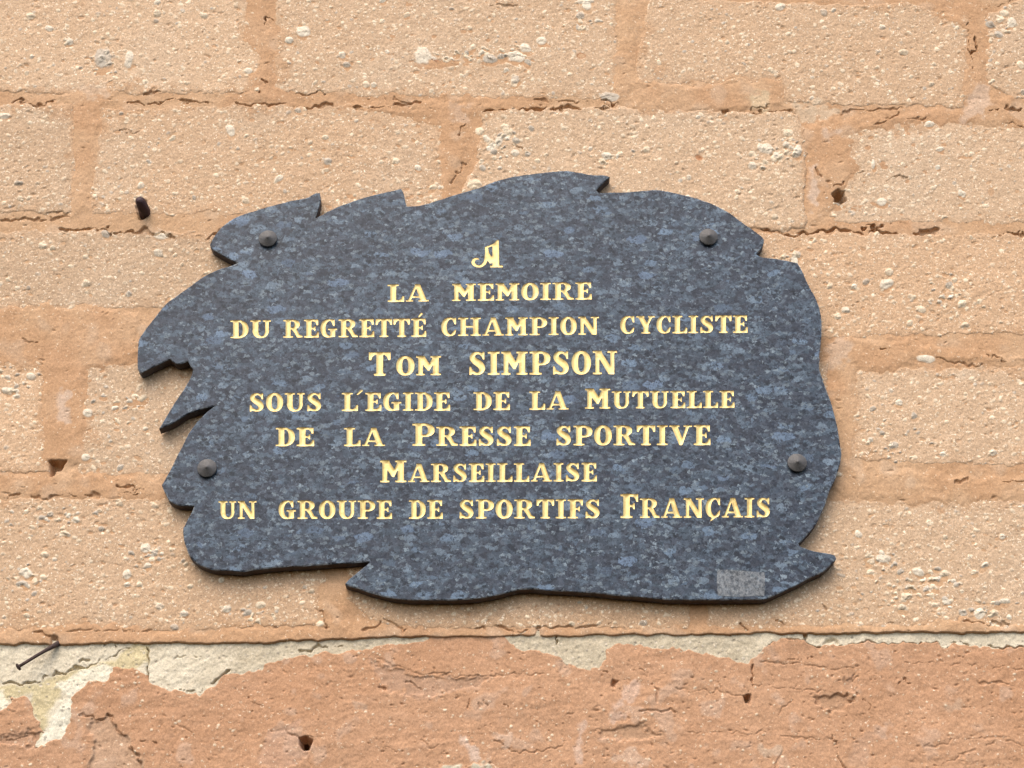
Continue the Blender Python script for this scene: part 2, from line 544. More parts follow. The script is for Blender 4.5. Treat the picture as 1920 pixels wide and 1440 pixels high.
# --- lime strip and clay render
RENDER_EDGE = [(-1500, 1300), (-400, 1296), (-60, 1300), (-2, 1336), (14, 1330), (19, 1310), (46, 1304), (60, 1322), (64, 1350), (82, 1374), (66, 1396), (116, 1384), (130, 1352),
               (134, 1306), (162, 1281), (200, 1273), (210, 1250), (246, 1253), (274, 1263), (284, 1285), (312, 1292), (376, 1302), (402, 1282), (422, 1264), (480, 1258), (500, 1241),
               (562, 1231), (640, 1222), (690, 1217), (728, 1211), (800, 1198), (818, 1180), (944, 1180), (952, 1198), (968, 1216), (1042, 1222), (1060, 1240), (1092, 1250), (1124, 1250), (1137, 1230),
               (1142, 1211), (1180, 1203), (1222, 1211), (1272, 1214), (1312, 1222), (1342, 1229), (1372, 1232), (1396, 1240), (1430, 1231), (1441, 1206), (1476, 1197), (1506, 1199),
               (1516, 1208), (1536, 1212), (1546, 1206), (1560, 1208), (1574, 1209), (1650, 1206), (1702, 1203), (1760, 1205), (1770, 1215), (1790, 1206), (1842, 1210), (1920, 1217),
               (2300, 1215), (3400, 1220), (3400, 2400), (-1500, 2400)]
w_low = window(-1400, 1120, 3300, 2300)
rd = np.full((NZ, NX), 60.0, np.float32)
jl = np.searchsorted(zs, at(np.array(960.0), np.array(1120.0))[2])
wl_ = (slice(0, jl), slice(0, NX))
rd[wl_] = poly_sdf(PU[wl_] + 1.3 * N_wu[wl_] + 1.7 * N_wu2[wl_], PV[wl_] + 1.3 * N_wv[wl_] + 1.7 * N_wv2[wl_], RENDER_EDGE) - 1.5 - 1.2 * N_m2[wl_]
HL = -0.0028 - 0.040 * sstep(-6, -12, rd) + 0.00035 * N_mid + 0.0003 * N_m2 + 0.00022 * N_sm + 0.00016 * N_fine + 0.00012 * N_f2
CL = np.tile(A_LIME, (NZ, NX, 1))
CL = blend(CL, 0.85 * sstep(300, 520, PU) * sstep(1470, 1400, PU) + 0.3 * sstep(0, 1.5, N_col2), (0.47, 0.395, 0.275))
HR = -0.0020 + 0.0005 * N_mid + 0.00022 * N_m2 + 0.00012 * N_sm + 0.00009 * N_str + 0.00014 * N_str2 * sstep(0.3, 1.4, N_mid) + 0.00018 * N_m2 * sstep(0.2, 1.5, N_col) + 0.00013 * N_fine + 0.00008 * N_f2
CR = np.tile(A_REND, (NZ, NX, 1))
CR = blend(CR, 0.35 * sstep(0, 1.6, N_col2), (0.445, 0.26, 0.15))
CR = blend(CR, 0.35 * sstep(0.2, 1.8, -N_col), (0.39, 0.205, 0.105))
CR = blend(CR, 0.42 * sstep(1.1, 2.1, N_m2 + 0.5 * N_sm), (0.47, 0.33, 0.235))
CR = blend(CR, 0.18 * sstep(0.5, 1.5, N_str2), (0.42, 0.25, 0.15))
# yellowed lime wash and bright lime runs at the left end of the strip
d = poly_sdf(RU[wl_], RV[wl_], [(-10, 1288), (60, 1280), (104, 1264), (210, 1236), (250, 1206), (280, 1212), (282, 1240), (250, 1256), (120, 1290), (90, 1330), (74, 1400), (55, 1300), (-10, 1320)])
CL[wl_] = blend(CL[wl_], 0.8 * sstep(4, -6, d), (0.50, 0.405, 0.215))
d = poly_sdf(RU[wl_], RV[wl_], [(212, 1250), (190, 1246), (150, 1256), (104, 1284), (124, 1310), (98, 1340), (64, 1396), (120, 1388), (136, 1310), (165, 1284), (205, 1272)])
CL[wl_] = blend(CL[wl_], 0.9 * sstep(3, -5, d), (0.66, 0.60, 0.46))
d = poly_sdf(RU[wl_], RV[wl_], [(-40, 1290), (8, 1296), (16, 1330), (-40, 1345)])
CL[wl_] = blend(CL[wl_], 0.9 * sstep(3, -5, d), (0.66, 0.60, 0.45))
# chips out of the render and pale lime scuffs on it
for poly, dep, colr, f in (
        ([(160, 1352), (190, 1345), (204, 1336), (222, 1366), (244, 1396), (266, 1428), (276, 1460), (150, 1460), (176, 1400)], 0.0026, (0.42, 0.28, 0.18), 0.8),
        ([(694, 1236), (720, 1248), (775, 1264), (850, 1270), (930, 1272), (900, 1282), (836, 1300), (800, 1310), (740, 1300), (706, 1284)], 0.0016, (0.37, 0.235, 0.155), 0.75),
        ([(-20, 1376), (60, 1372), (100, 1378), (60, 1398), (-20, 1396)], 0.0020, (0.36, 0.22, 0.14), 0.7),
        ([(1120, 1368), (1190, 1358), (1240, 1372), (1200, 1388), (1130, 1384)], 0.0020, (0.36, 0.23, 0.14), 0.65),
        ([(1585, 1270), (1610, 1268), (1608, 1300), (1586, 1300)], 0.002, (0.37, 0.23, 0.145), 0.6),
        ([(1526, 1306), (1570, 1298), (1602, 1312), (1566, 1332), (1540, 1326)], 0.0032, (0.36, 0.22, 0.13), 0.6),
        ([(858, 1384), (880, 1392), (898, 1400), (902, 1424), (884, 1432), (872, 1410)], -0.0003, (0.55, 0.42, 0.33), 0.85),
        ([(925, 1380), (960, 1378), (955, 1396), (935, 1398)], -0.0003, (0.52, 0.38, 0.28), 0.7),
        ([(1090, 1345), (1106, 1340), (1096, 1400), (1080, 1445), (1074, 1400)], -0.0002, (0.53, 0.38, 0.29), 0.7),
        ([(1170, 1285), (1196, 1270), (1190, 1310), (1168, 1330), (1140, 1350)], -0.0002, (0.54, 0.39, 0.30), 0.65),
        ([(1140, 1410), (1180, 1405), (1240, 1430), (1200, 1440), (1150, 1425)], -0.0002, (0.52, 0.38, 0.28), 0.6),
        ([(1425, 1402), (1455, 1398), (1465, 1412), (1448, 1424), (1430, 1414)], -0.0002, (0.46, 0.35, 0.25), 0.7),
        ([(1770, 1318), (1800, 1310), (1806, 1324), (1776, 1332)], -0.0002, (0.44, 0.31, 0.21), 0.7),
        ([(1636, 1362), (1660, 1358), (1668, 1372), (1644, 1376)], -0.0002, (0.44, 0.30, 0.21), 0.7),
        ([(658, 1316), (682, 1310), (684, 1320), (664, 1326)], -0.0002, (0.46, 0.32, 0.22), 0.7),
        ([(500, 1370), (560, 1350), (570, 1420), (520, 1450), (480, 1430)], 0.0006, (0.46, 0.29, 0.20), 0.5),
        ([(1040, 1236), (1064, 1230), (1070, 1256), (1046, 1262)], 0.0010, (0.44, 0.31, 0.22), 0.55),
        ([(1600, 1380), (1640, 1376), (1630, 1440), (1586, 1450)], 0.0004, (0.42, 0.27, 0.18), 0.5),
        ([(824, 1436), (912, 1436), (916, 1450), (820, 1450)], -0.0012, (0.45, 0.44, 0.33), 0.95)):
    pu = [p[0] for p in poly]
    pv = [p[1] for p in poly]
    w = window(min(pu) - 20, min(pv) - 20, max(pu) + 20, max(pv) + 20)
    d = poly_sdf(RU[w] + 2.5 * N_sm[w], RV[w] + 2.5 * N_fine[w], poly)
    HR[w] -= dep * sstep(2, -4, d)
    CR[w] = blend(CR[w], 0.8 * f * sstep(3, -6, d + 4 * N_sm[w]), colr)
HR -= 0.012 * sstep(-3.0, 3.5, rd) ** 1.5

# --- upper sheets end at the line
HB -= 0.018 * sstep(-1.5, 4.5, below)
HM -= 0.018 * sstep(-1.5, 4.5, below)
HM += 0.0004 * np.exp(-((below + 8) / 9.0) ** 2)          # rounded lip of mortar along the line

# --- sand, pebbles and pits of the blocks
PALE = np.array([0.70, 0.57, 0.40], np.float32)
WHITE = np.array([0.70, 0.61, 0.47], np.float32)
GREY = np.array([0.44, 0.38, 0.30], np.float32)
BROWN = np.array([0.30, 0.16, 0.08], np.float32)


def splat(H, C, u, v, ru, rv, ang, h, col, f=0.9, sharp=2.0):
    R = max(ru, rv) * 1.5 + 2
    w = window(u - R, v - R, u + R, v + R)
    if w[0].stop - w[0].start < 1 or w[1].stop - w[1].start < 1:
        return
    wob_ = 0.15 if max(ru, rv) < 6 else 0.07
    a = PU[w] - u + wob_ * ru * (N_wu2[w] + 0.8 * N_wu[w])
    b = PV[w] - v + wob_ * rv * (N_wv2[w] + 0.8 * N_wv[w])
    ca, sa = math.cos(ang), math.sin(ang)
    q = np.sqrt(((a * ca + b * sa) / ru) ** 2 + ((-a * sa + b * ca) / rv) ** 2)
    H[w] += h * np.clip(1 - q ** sharp, 0, 1) ** 0.6 if h > 0 else h * np.clip(1.15 - q, 0, 1) ** 0.8
    if col is not None:
        C[w] = blend(C[w], f * sstep(1.08, 0.80, q), col)


def block_here(u, v, lim=-6):
    P = at(np.array(float(u)), np.array(float(v)))
    i = min(max(np.searchsorted(xs, P[0]), 0), NX - 1)
    j = min(max(np.searchsorted(zs, P[2]), 0), NZ - 1)
    return bs[j, i] < lim


R = random.Random(11)
u_lo, u_hi, v_lo, v_hi = -260, 2180, -160, 1185
for k in range(15000):                        # small pale grains
    u, v = R.uniform(u_lo, u_hi), R.uniform(v_lo, v_hi)
    if not block_here(u, v, -2) and R.random() > 0.12:
        continue
    r = 1.3 + 2.3 * R.random() ** 2.2
    col = PALE * R.uniform(0.85, 1.12)
    if R.random() < 0.12:
        col = GREY
    splat(HB, CB, u, v, r * R.uniform(1.0, 1.7), r, R.uniform(-0.5, 0.5), 0.0002 + 0.00014 * r, col, R.uniform(0.4, 0.95))
for k in range(5200):                         # small pits
    u, v = R.uniform(u_lo, u_hi), R.uniform(v_lo, v_hi)
    r = 1.2 + 2.2 * R.random() ** 2
    if block_here(u, v, -2):
        splat(HB, CB, u, v, r * R.uniform(1, 2.4), r, R.uniform(-0.5, 0.5), -0.00035 * r - 0.0004, None)
    elif R.random() < 0.3:
        splat(HM, CM, u, v, r * R.uniform(1, 2.6), r * 0.8, R.uniform(-0.4, 0.4), -0.0004 * r - 0.0004, None)
for k in range(380):                          # larger pebbles
    u, v = R.uniform(u_lo, u_hi), R.uniform(v_lo, v_hi)
    if not block_here(u, v):
        continue
    r = 3.2 + 4.0 * R.random() ** 1.8
    col = [PALE, WHITE, PALE, GREY][R.randrange(4)] * R.uniform(0.85, 1.1)
    an = R.uniform(-0.8, 0.8)
    splat(HB, CB, u + 0.5, v + r * 0.8, r * 1.3, r * 0.9, an, -0.0011, None)
    splat(HB, CB, u, v, r * R.uniform(1.0, 1.6), r, an, 0.0007 + 0.00016 * r, col, R.uniform(0.6, 1))
# rough clusters of exposed aggregate
for (cu, cv, su, sv, n) in ((930, 100, 60, 16, 46), (860, 105, 30, 10, 24), (940, 280, 48, 40, 60), (1140, 300, 40, 16, 24), (1480, 265, 34, 34, 40), (1440, 290, 50, 24, 26),
                            (1110, 45, 30, 10, 16), (30, 710, 26, 34, 30), (1870, 50, 26, 26, 26), (190, 120, 26, 20, 20), (480, 1150, 26, 14, 22), (1760, 1090, 70, 30, 70),
                            (1840, 1140, 60, 22, 44), (1690, 1120, 60, 24, 40), (1660, 820, 60, 40, 50), (280, 1040, 30, 16, 22), (230, 760, 30, 40, 30), (60, 1080, 30, 26, 22),
                            (1480, 480, 30, 16, 20), (1780, 560, 60, 30, 40), (1660, 1060, 40, 30, 30), (120, 970, 90, 14, 40), (830, 350, 24, 8, 10), (1560, 380, 22, 20, 14)):
    for k in range(int(n * 0.5)):
        u, v = R.gauss(cu, su * 0.6), R.gauss(cv, sv * 0.6)
        r = 2.0 + 4.6 * R.random() ** 2
        an = R.uniform(-0.8, 0.8)
        splat(HB, CB, u + R.uniform(-3, 3), v + r * 1.1, r * 1.5, r * 0.9, an, -0.0014, None)
        splat(HB, CB, u, v, r * R.uniform(1.0, 1.6), r, an, 0.0009, [PALE, WHITE, GREY, PALE][R.randrange(4)] * R.uniform(0.8, 1.1), 0.9)
# the stones one can pick out
for (u, v, ru, rv, an, col) in ((92, 53, 8, 5, 0, WHITE), (568, 58, 14, 10, 0.2, WHITE), (193, 110, 17, 23, 0, GREY), (243, 112, 8, 16, 0.2, WHITE * 0.95), (792, 104, 18, 16, 0, WHITE),
                                (968, 106, 17, 9, 0.1, WHITE), (985, 90, 12, 9, 0, WHITE), (1015, 76, 9, 8, 0, WHITE), (920, 110, 14, 8, 0, GREY), (1142, 182, 18, 9, 0.1, GREY * 1.1),
                                (1463, 13, 10, 6, -0.2, WHITE), (1435, 279, 16, 10, 0.25, WHITE), (1495, 284, 8, 12, 0.5, WHITE), (1410, 311, 8, 7, 0, WHITE * 0.92), (1653, 378, 10, 7, 0.1, WHITE),
                                (1897, 42, 8, 9, 0, WHITE), (1856, 46, 9, 6, 0.3, GREY * 0.8), (1762, 279, 8, 5, 0, WHITE), (1637, 308, 4, 9, 0, WHITE), (432, 243, 8, 11, -0.4, WHITE * 0.96),
                                (302, 442, 15, 7, 0.1, WHITE), (199, 438, 9, 8, 0, GREY * 0.9), (35, 344, 8, 5, 0, GREY * 0.75), (1662, 532, 13, 9, -0.4, WHITE), (1737, 673, 18, 7, 0.1, WHITE * 0.95),
                                (273, 1027, 11, 9, 0, WHITE), (50, 1074, 13, 9, 0.1, WHITE), (237, 1077, 9, 9, 0, WHITE), (1722, 1073, 13, 7, 0.3, WHITE), (1836, 1151, 12, 10, 0, WHITE * 0.95),
                                (165, 774, 10, 8, 0.1, WHITE * 0.95), (160, 857, 9, 7, 0, WHITE), (425, 1142, 9, 7, 0, WHITE * 0.95), (345, 1150, 8, 6, 0, WHITE * 0.9), (890, 345, 14, 9, 0, PALE),
                                (1100, 10, 9, 9, 0, WHITE), (1097, 3, 16, 5, 0, WHITE), (1655, 1048, 14, 8, 0.1, WHITE * 0.9), (1490, 490, 7, 9, 0, WHITE), (650, 122, 8, 6, 0, GREY), (966, 148, 8, 7, 0, GREY * 1.2),
                                (900, 245, 9, 7, 0.2, PALE), (935, 265, 8, 9, 0.2, WHITE * 0.9), (1128, 303, 7, 6, 0, PALE), (57, 30, 9, 6, 0, PALE), (130, 78, 8, 6, 0, WHITE * 0.9), (8, 218, 11, 6, 0, WHITE * .95),
                                (1775, 1128, 9, 6, 0, WHITE * .95), (1700, 1118, 10, 6, 0, PALE), (1793, 1096, 6, 5, 0, GREY), (1880, 1006, 6, 5, 0, WHITE), (1570, 890, 8, 4, 0, PALE), (120, 1000, 8, 6, 0, PALE),
                                (238, 1096, 6, 5, 0, WHITE), (600, 1170, 8, 5, 0, PALE)):
    splat(HB, CB, u + 2, v + rv * 0.9, ru * 1.15, rv * 0.8, an, -0.0014, None)
    splat(HB, CB, u, v, ru, rv, an, 0.0014, col, 0.8)
    splat(HM, CM, u, v, ru, rv, an, 0.0012, col, 0.95)
# rust red crumbs of clay in the blocks
for (u, v, ru, rv) in ((815, 118, 22, 8), (850, 118, 12, 6), (1090, 105, 8, 6), (1858, 360, 6, 7), (1627, 277, 6, 4), (1310, 296, 7, 5), (1720, 1030, 5, 4)):
    splat(HB, CB, u, v, ru, rv, 0.1, -0.0012, np.array([0.36, 0.16, 0.07], np.float32), 0.85)
# a few grains in the render and in the lime
for k in range(1900):
    u, v = R.uniform(-200, 2120), R.uniform(1215, 1500)
    r = 1.0 + 1.6 * R.random() ** 2
    if R.random() < 0.30:
        splat(HR, CR, u, v, r * 1.3, r, R.uniform(-0.5, 0.5), 0.0006, PALE * R.uniform(0.8, 1.1), 0.8)
    else:
        splat(HR, CR, u, v, r * R.uniform(1.0, 2.4), r * 0.9, R.uniform(-0.4, 1.2), R.choice((-0.0007, -0.0012, -0.0018)), None)
for k in range(2600):
    u, v = R.uniform(-200, 2120), R.uniform(1190, 1390)
    r = 0.9 + 1.6 * R.random() ** 2
    splat(HL, CL, u, v, r * 1.3, r, R.uniform(-0.5, 0.5), R.choice((0.0005, -0.0010)), GREY * R.uniform(0.35, 1.5), 0.6)

# --- cracks: traced lines, half width in px, depth in m
CRACKS_UP = [
    ([(18, 192), (45, 190), (70, 196), (96, 187)], 3.0, 0.0055), ([(238, 193), (300, 191), (345, 188), (372, 190), (402, 193)], 2.6, 0.005),
    ([(270, 174), (300, 172)], 2, 0.004), ([(440, 200), (500, 196), (560, 197), (622, 199)], 2.8, 0.005), ([(530, 178), (610, 174)], 2, 0.004),
    ([(660, 202), (720, 200), (750, 197), (788, 190)], 2.6, 0.005), ([(690, 182), (730, 186), (770, 192)], 2.0, 0.003),
    ([(905, 212), (935, 206), (1000, 204), (1040, 199), (1078, 202), (1110, 205), (1140, 204)], 3.2, 0.0075),
    ([(1000, 188), (1060, 190), (1116, 192), (1140, 200)], 2.2, 0.004), ([(1128, 190), (1150, 198), (1156, 194)], 3.5, 0.008),
    ([(856, 248), (864, 236), (872, 226)], 2.5, 0.005), ([(848, 340), (856, 325), (885, 296)], 1.8, 0.003), ([(497, 44), (499, 28), (508, 30), (514, 36)], 3.0, 0.008),
    ([(488, 172), (490, 150), (496, 154)], 3.0, 0.007), ([(1355, 208), (1366, 206)], 3, 0.005), ([(1410, 203), (1440, 200)], 2.5, 0.004),
    ([(1412, 209), (1450, 209), (1480, 210), (1492, 218)], 2.6, 0.005), ([(1580, 209), (1640, 206), (1690, 203)], 1.8, 0.0035), ([(1640, 232), (1668, 224), (1688, 212)], 2.2, 0.004),
    ([(1700, 226), (1740, 220)], 1.8, 0.003), ([(1856, 205), (1880, 202), (1912, 205)], 3.0, 0.006), ([(1880, 232), (1920, 234)], 1.8, 0.003),
    ([(1816, 44), (1818, 60), (1821, 80), (1823, 112)], 3.0, 0.009), ([(1818, 60), (1832, 78), (1834, 96), (1824, 102)], 3.4, 0.008), ([(1822, 125), (1825, 136)], 2.6, 0.006),
    ([(1850, 13), (1880, 8), (1900, 0)], 2, 0.004),
    ([(112, 431), (160, 431), (205, 428), (214, 437), (236, 432), (275, 429), (284, 439), (310, 438), (330, 443)], 3.0, 0.006), ([(388, 446), (398, 436), (412, 431)], 2.6, 0.006),
    ([(0, 411), (60, 412), (100, 406), (132, 402)], 3.0, 0.004), ([(80, 396), (132, 400)], 2, 0.003),
    ([(1424, 431), (1470, 434), (1488, 442), (1510, 438), (1560, 431), (1600, 433), (1645, 436), (1690, 441), (1752, 433)], 3.2, 0.008), ([(1640, 436), (1636, 424), (1620, 426)], 3.2, 0.009),
    ([(1640, 432), (1650, 424)], 3, 0.008), ([(1866, 437), (1920, 436)], 3.0, 0.006), ([(1540, 298), (1532, 316), (1540, 330)], 2.4, 0.005), ([(1534, 296), (1546, 292)], 2.6, 0.006),
    ([(1564, 350), (1582, 340)], 2.0, 0.004), ([(1640, 646), (1652, 654), (1680, 656)], 3.0, 0.006), ([(1756, 668), (1790, 682), (1840, 684)], 2, 0.003), ([(1850, 668), (1868, 672), (1892, 678)], 2.2, 0.004),
    ([(1790, 904), (1812, 898)], 2.2, 0.004), ([(1880, 899), (1900, 902), (1918, 903)], 2.6, 0.005), ([(224, 913), (246, 913), (256, 918), (270, 919)], 2.4, 0.005),
    ([(226, 924), (250, 923), (262, 925)], 2.0, 0.004), ([(14, 929), (34, 927)], 2.4, 0.004), ([(96, 931), (130, 926), (160, 927), (186, 929)], 2.2, 0.004), ([(60, 932), (90, 934)], 2, 0.003),
    ([(718, 1160), (740, 1170), (754, 1185), (776, 1177)], 2.0, 0.004), ([(684, 1182), (700, 1172), (716, 1166)], 2.2, 0.004), ([(886, 1176), (900, 1172), (912, 1178)], 2.4, 0.004),
    ([(930, 1174), (960, 1182), (985, 1180)], 2.2, 0.004), ([(1006, 1186), (1010, 1174)], 2.6, 0.005), ([(1018, 1176), (1080, 1176), (1130, 1172), (1150, 1170)], 2.2, 0.004),
    ([(1385, 1168), (1400, 1178)], 3.4, 0.006), ([(1456, 1160), (1470, 1168)], 2, 0.004), ([(1540, 1130), (1548, 1144)], 2, 0.004), ([(1650, 1168), (1700, 1166)], 2.2, 0.004),
    ([(60, 1187), (80, 1186), (92, 1192)], 2.2, 0.004), ([(130, 1184), (200, 1186), (290, 1184)], 2.2, 0.0025), ([(590, 1140), (604, 1158), (612, 1176)], 2.0, 0.004),
    ([(1810, 1165), (1890, 1168)], 2.4, 0.004), ([(40, 640), (70, 642)], 1.8, 0.003), ([(700, 180), (740, 186)], 1.6, 0.0025), ([(960, 270), (976, 280)], 2.6, 0.004),
    ([(920, 13), (965, 10)], 2.2, 0.003), ([(225, 245), (265, 248)], 1.6, 0.003), ([(1590, 330), (1616, 322)], 1.6, 0.0025), ([(1660, 336), (1696, 331)], 1.5, 0.003),
]
CRACKS_LOW = [
    ([(690, 1228), (720, 1243), (775, 1259), (850, 1266), (905, 1269), (960, 1264), (1024, 1261)], 2.6, 0.0022), ([(1128, 1256), (1146, 1262), (1152, 1276)], 2.6, 0.005),
    ([(880, 1312), (876, 1330)], 2.0, 0.004), ([(893, 1318), (895, 1324)], 2, 0.003), ([(905, 1316), (914, 1328)], 2.0, 0.003), ([(948, 1320), (956, 1326)], 2.6, 0.004), ([(1010, 1334), (1040, 1334), (1076, 1340)], 1.6, 0.0025),
    ([(930, 1390), (960, 1404), (1000, 1408), (1034, 1404), (1072, 1388)], 1.8, 0.0025), ([(1196, 1333), (1236, 1332), (1262, 1334)], 2, 0.0035), ([(1200, 1255), (1220, 1268), (1232, 1290), (1230, 1316)], 2.0, 0.0035),
    ([(1412, 1250), (1408, 1282), (1400, 1302), (1404, 1316)], 3.0, 0.007), ([(1350, 1266), (1346, 1282), (1354, 1292)], 2.2, 0.0035), ([(1430, 1243), (1500, 1248), (1560, 1252), (1610, 1250)], 2.2, 0.0022),
    ([(1480, 1236), (1510, 1235), (1528, 1231)], 2.0, 0.004), ([(1410, 1282), (1460, 1288), (1560, 1298), (1600, 1310)], 1.8, 0.002), ([(1290, 1369), (1340, 1374), (1400, 1377), (1424, 1372), (1452, 1352), (1490, 1300)], 1.6, 0.002),
    ([(1424, 1372), (1500, 1382), (1556, 1386)], 1.5, 0.002), ([(1556, 1372), (1572, 1400), (1576, 1422), (1582, 1445)], 2.4, 0.0045), ([(1462, 1400), (1464, 1420), (1452, 1445)], 1.6, 0.002),
    ([(1735, 1400), (1780, 1389), (1830, 1381), (1880, 1386), (1925, 1396)], 2.6, 0.0018), ([(1756, 1445), (1790, 1420), (1840, 1400), (1862, 1394)], 2.8, 0.002), ([(1608, 1276), (1618, 1268)], 2.4, 0.004),
    ([(1690, 1278), (1696, 1268), (1704, 1284)], 3, 0.005), ([(1836, 1280), (1860, 1276), (1890, 1284)], 3, 0.003), ([(1620, 1316), (1632, 1322), (1630, 1338)], 2, 0.003), ([(200, 1338), (214, 1344), (219, 1364), (240, 1392), (260, 1418), (272, 1445)], 3.0, 0.0045),
    ([(150, 1340), (176, 1350), (194, 1345), (202, 1337)], 2.6, 0.004), ([(264, 1389), (278, 1386), (296, 1392)], 3.0, 0.004), ([(-5, 1388), (30, 1380), (62, 1380)], 2.2, 0.003),
    ([(540, 1370), (556, 1378), (566, 1388)], 2.2, 0.003), ([(570, 1382), (598, 1382)], 2, 0.003), ([(330, 1350), (360, 1378), (366, 1400)], 1.6, 0.002), ([(462, 1312), (490, 1322)], 1.8, 0.003), ([(578, 1398), (582, 1440)], 1.6, 0.002),
    ([(790, 1390), (800, 1400), (826, 1402)], 1.6, 0.0025), ([(700, 1394), (740, 1404)], 1.6, 0.002), ([(1270, 1290), (1340, 1296), (1400, 1302)], 1.6, 0.002), ([(1700, 1246), (1800, 1244), (1920, 1256)], 1.8, 0.002),
    ([(760, 1282), (790, 1290)], 2.4, 0.003), ([(708, 1290), (724, 1292)], 3, 0.004), ([(1300, 1245), (1310, 1262)], 1.6, 0.002),
]
CRACKS_LIME = [
    ([(-5, 1282), (60, 1278), (76, 1272), (104, 1262), (160, 1250), (190, 1238), (216, 1222), (246, 1211)], 2.0, 0.004), ([(272, 1212), (279, 1224), (278, 1244), (275, 1278)], 2.6, 0.004),
    ([(322, 1291), (350, 1291), (376, 1298), (384, 1286), (402, 1272), (430, 1257)], 2.0, 0.004), ([(1044, 1190), (1042, 1206)], 2.4, 0.004), ([(1510, 1188), (1511, 1203)], 2.2, 0.004), ([(1795, 1186), (1797, 1204)], 2.2, 0.004), ([(1442, 1207), (1476, 1197), (1506, 1199), (1516, 1207), (1536, 1212)], 2.4, 0.004), ([(1572, 1208), (1650, 1206), (1702, 1203), (1760, 1204), (1770, 1214), (1790, 1206), (1842, 1209), (1925, 1216)], 2.4, 0.004),
    ([(150, 1242), (158, 1236), (166, 1237)], 1.6, 0.003), ([(330, 1230), (380, 1226)], 1.2, 0.0015), ([(560, 1222), (600, 1214), (640, 1208)], 2.6, 0.003), ([(210, 1208), (214, 1212)], 2, 0.003),
]


def carve(sheets, lst):
    for pts, hw, dep in lst:
        pu = [p[0] for p in pts]
        pv = [p[1] for p in pts]
        w = window(min(pu) - 14, min(pv) - 14, max(pu) + 14, max(pv) + 14)
        d = line_dist(PU[w] + 1.6 * N_wu[w] + 1.9 * N_wu2[w], PV[w] + 1.6 * N_wv[w] + 1.9 * N_wv2[w], pts)
        width = hw * np.clip(0.62 + 0.34 * N_sm[w] + 0.36 * N_m2[w] + 0.16 * N_fine[w], 0.03, 1.5)
        f = sstep(width * 1.15, width * 0.35, d)
        for Hs in sheets:
            Hs[w] -= (0.60 if sheets[0] is HR else 0.75) * dep * f


carve((HB, HM), CRACKS_UP)
carve((HR,), CRACKS_LOW)
carve((HL,), [(p_, w_ * 1.25, d_ * 1.9) for p_, w_, d_ in CRACKS_LIME])


def hole(sheets, poly, dep):
    pu = [p[0] for p in poly]
    pv = [p[1] for p in poly]
    w = window(min(pu) - 14, min(pv) - 14, max(pu) + 14, max(pv) + 14)
    d = poly_sdf(PU[w] + 1.2 * N_wu2[w], PV[w] + 1.2 * N_wv2[w], poly)
    f = sstep(3.0, -5.0, d)
    for Hs in sheets:
        Hs[w] -= dep * f


hole((HB, HM), [(1562, 362), (1572, 356), (1584, 358), (1588, 370), (1580, 380), (1566, 378)], 0.020)
hole((HB, HM), [(94, 866), (126, 862), (112, 880), (96, 892)], 0.016)
hole((HR,), [(560, 1384), (572, 1380), (584, 1388), (580, 1402), (570, 1408), (562, 1398)], 0.020)
hole((HR,), [(1396, 1304), (1404, 1300), (1408, 1316), (1400, 1314)], 0.012)
hole((HR,), [(1146, 1274), (1158, 1276), (1154, 1286), (1146, 1284)], 0.008)
hole((HL, HR), [(1544, 1206), (1548, 1197), (1560, 1194), (1570, 1198), (1572, 1206), (1562, 1200)], 0.005)
hole((HB, HM), [(254, 372), (266, 368), (280, 392), (276, 408), (262, 410), (256, 392)], 0.008)
hole((HB, HM), [(92, 1196), (108, 1194), (112, 1212), (96, 1214)], 0.006)


def sheet(name, H, C, keep, mat, parent, grain, box=None):
    """a relief surface as one mesh; keep marks the faces that are not buried"""
    vid = np.full(NZ * NX, -1, np.int64)
    jj, ii = np.nonzero(keep)
    a = jj * NX + ii
    quads = np.stack([a, a + 1, a + NX + 1, a + NX], 1)
    used = np.unique(quads)
    vid[used] = np.arange(len(used))
    quads = vid[quads]
    co = np.stack([X.ravel()[used], -H.ravel()[used], Z.ravel()[used]], 1).astype(np.float32)
    cc = np.concatenate([C.reshape(-1, 3)[used], np.broadcast_to(np.asarray(grain, np.float32), (NZ, NX)).reshape(-1)[used][:, None]], 1).astype(np.float32)
    extra_q = np.zeros((0, 4), np.int64)
    if box is not None:
        x0, x1, z0, z1, y0, y1 = box
        b = np.array([(x0, y0, z0), (x1, y0, z0), (x1, y0, z1), (x0, y0, z1), (x0, y1, z0), (x1, y1, z0), (x1, y1, z1), (x0, y1, z1)], np.float32)
        n0 = len(co)
        co = np.concatenate([co, b])
        cc = np.concatenate([cc, np.tile(np.array([*A_MORT, 0.3], np.float32), (8, 1))])
        extra_q = np.array([(0, 4, 5, 1), (1, 5, 6, 2), (2, 6, 7, 3), (3, 7, 4, 0), (4, 7, 6, 5)], np.int64) + n0
        quads = np.concatenate([quads, extra_q])
    me = bpy.data.meshes.new(name)
    me.vertices.add(len(co))
    me.vertices.foreach_set('co', co.ravel())
    me.loops.add(quads.size)
    me.loops.foreach_set('vertex_index', quads.ravel().astype(np.int32))
    me.polygons.add(len(quads))
    me.polygons.foreach_set('loop_start', np.arange(0, quads.size, 4, dtype=np.int32))
    sm = np.ones(len(quads), bool)
    if len(extra_q):
        sm[-len(extra_q):] = False
    at_ = me.attributes.new('albedo', 'FLOAT_COLOR', 'POINT')
    at_.data.foreach_set('color', cc.ravel())
    me.update(calc_edges=True)
    me.polygons.foreach_set('use_smooth', sm)
    me.materials.append(mat)
    me.validate()
    o = bpy.data.objects.new(name, me)
    COL.objects.link(o)
    o.parent = parent
    return o


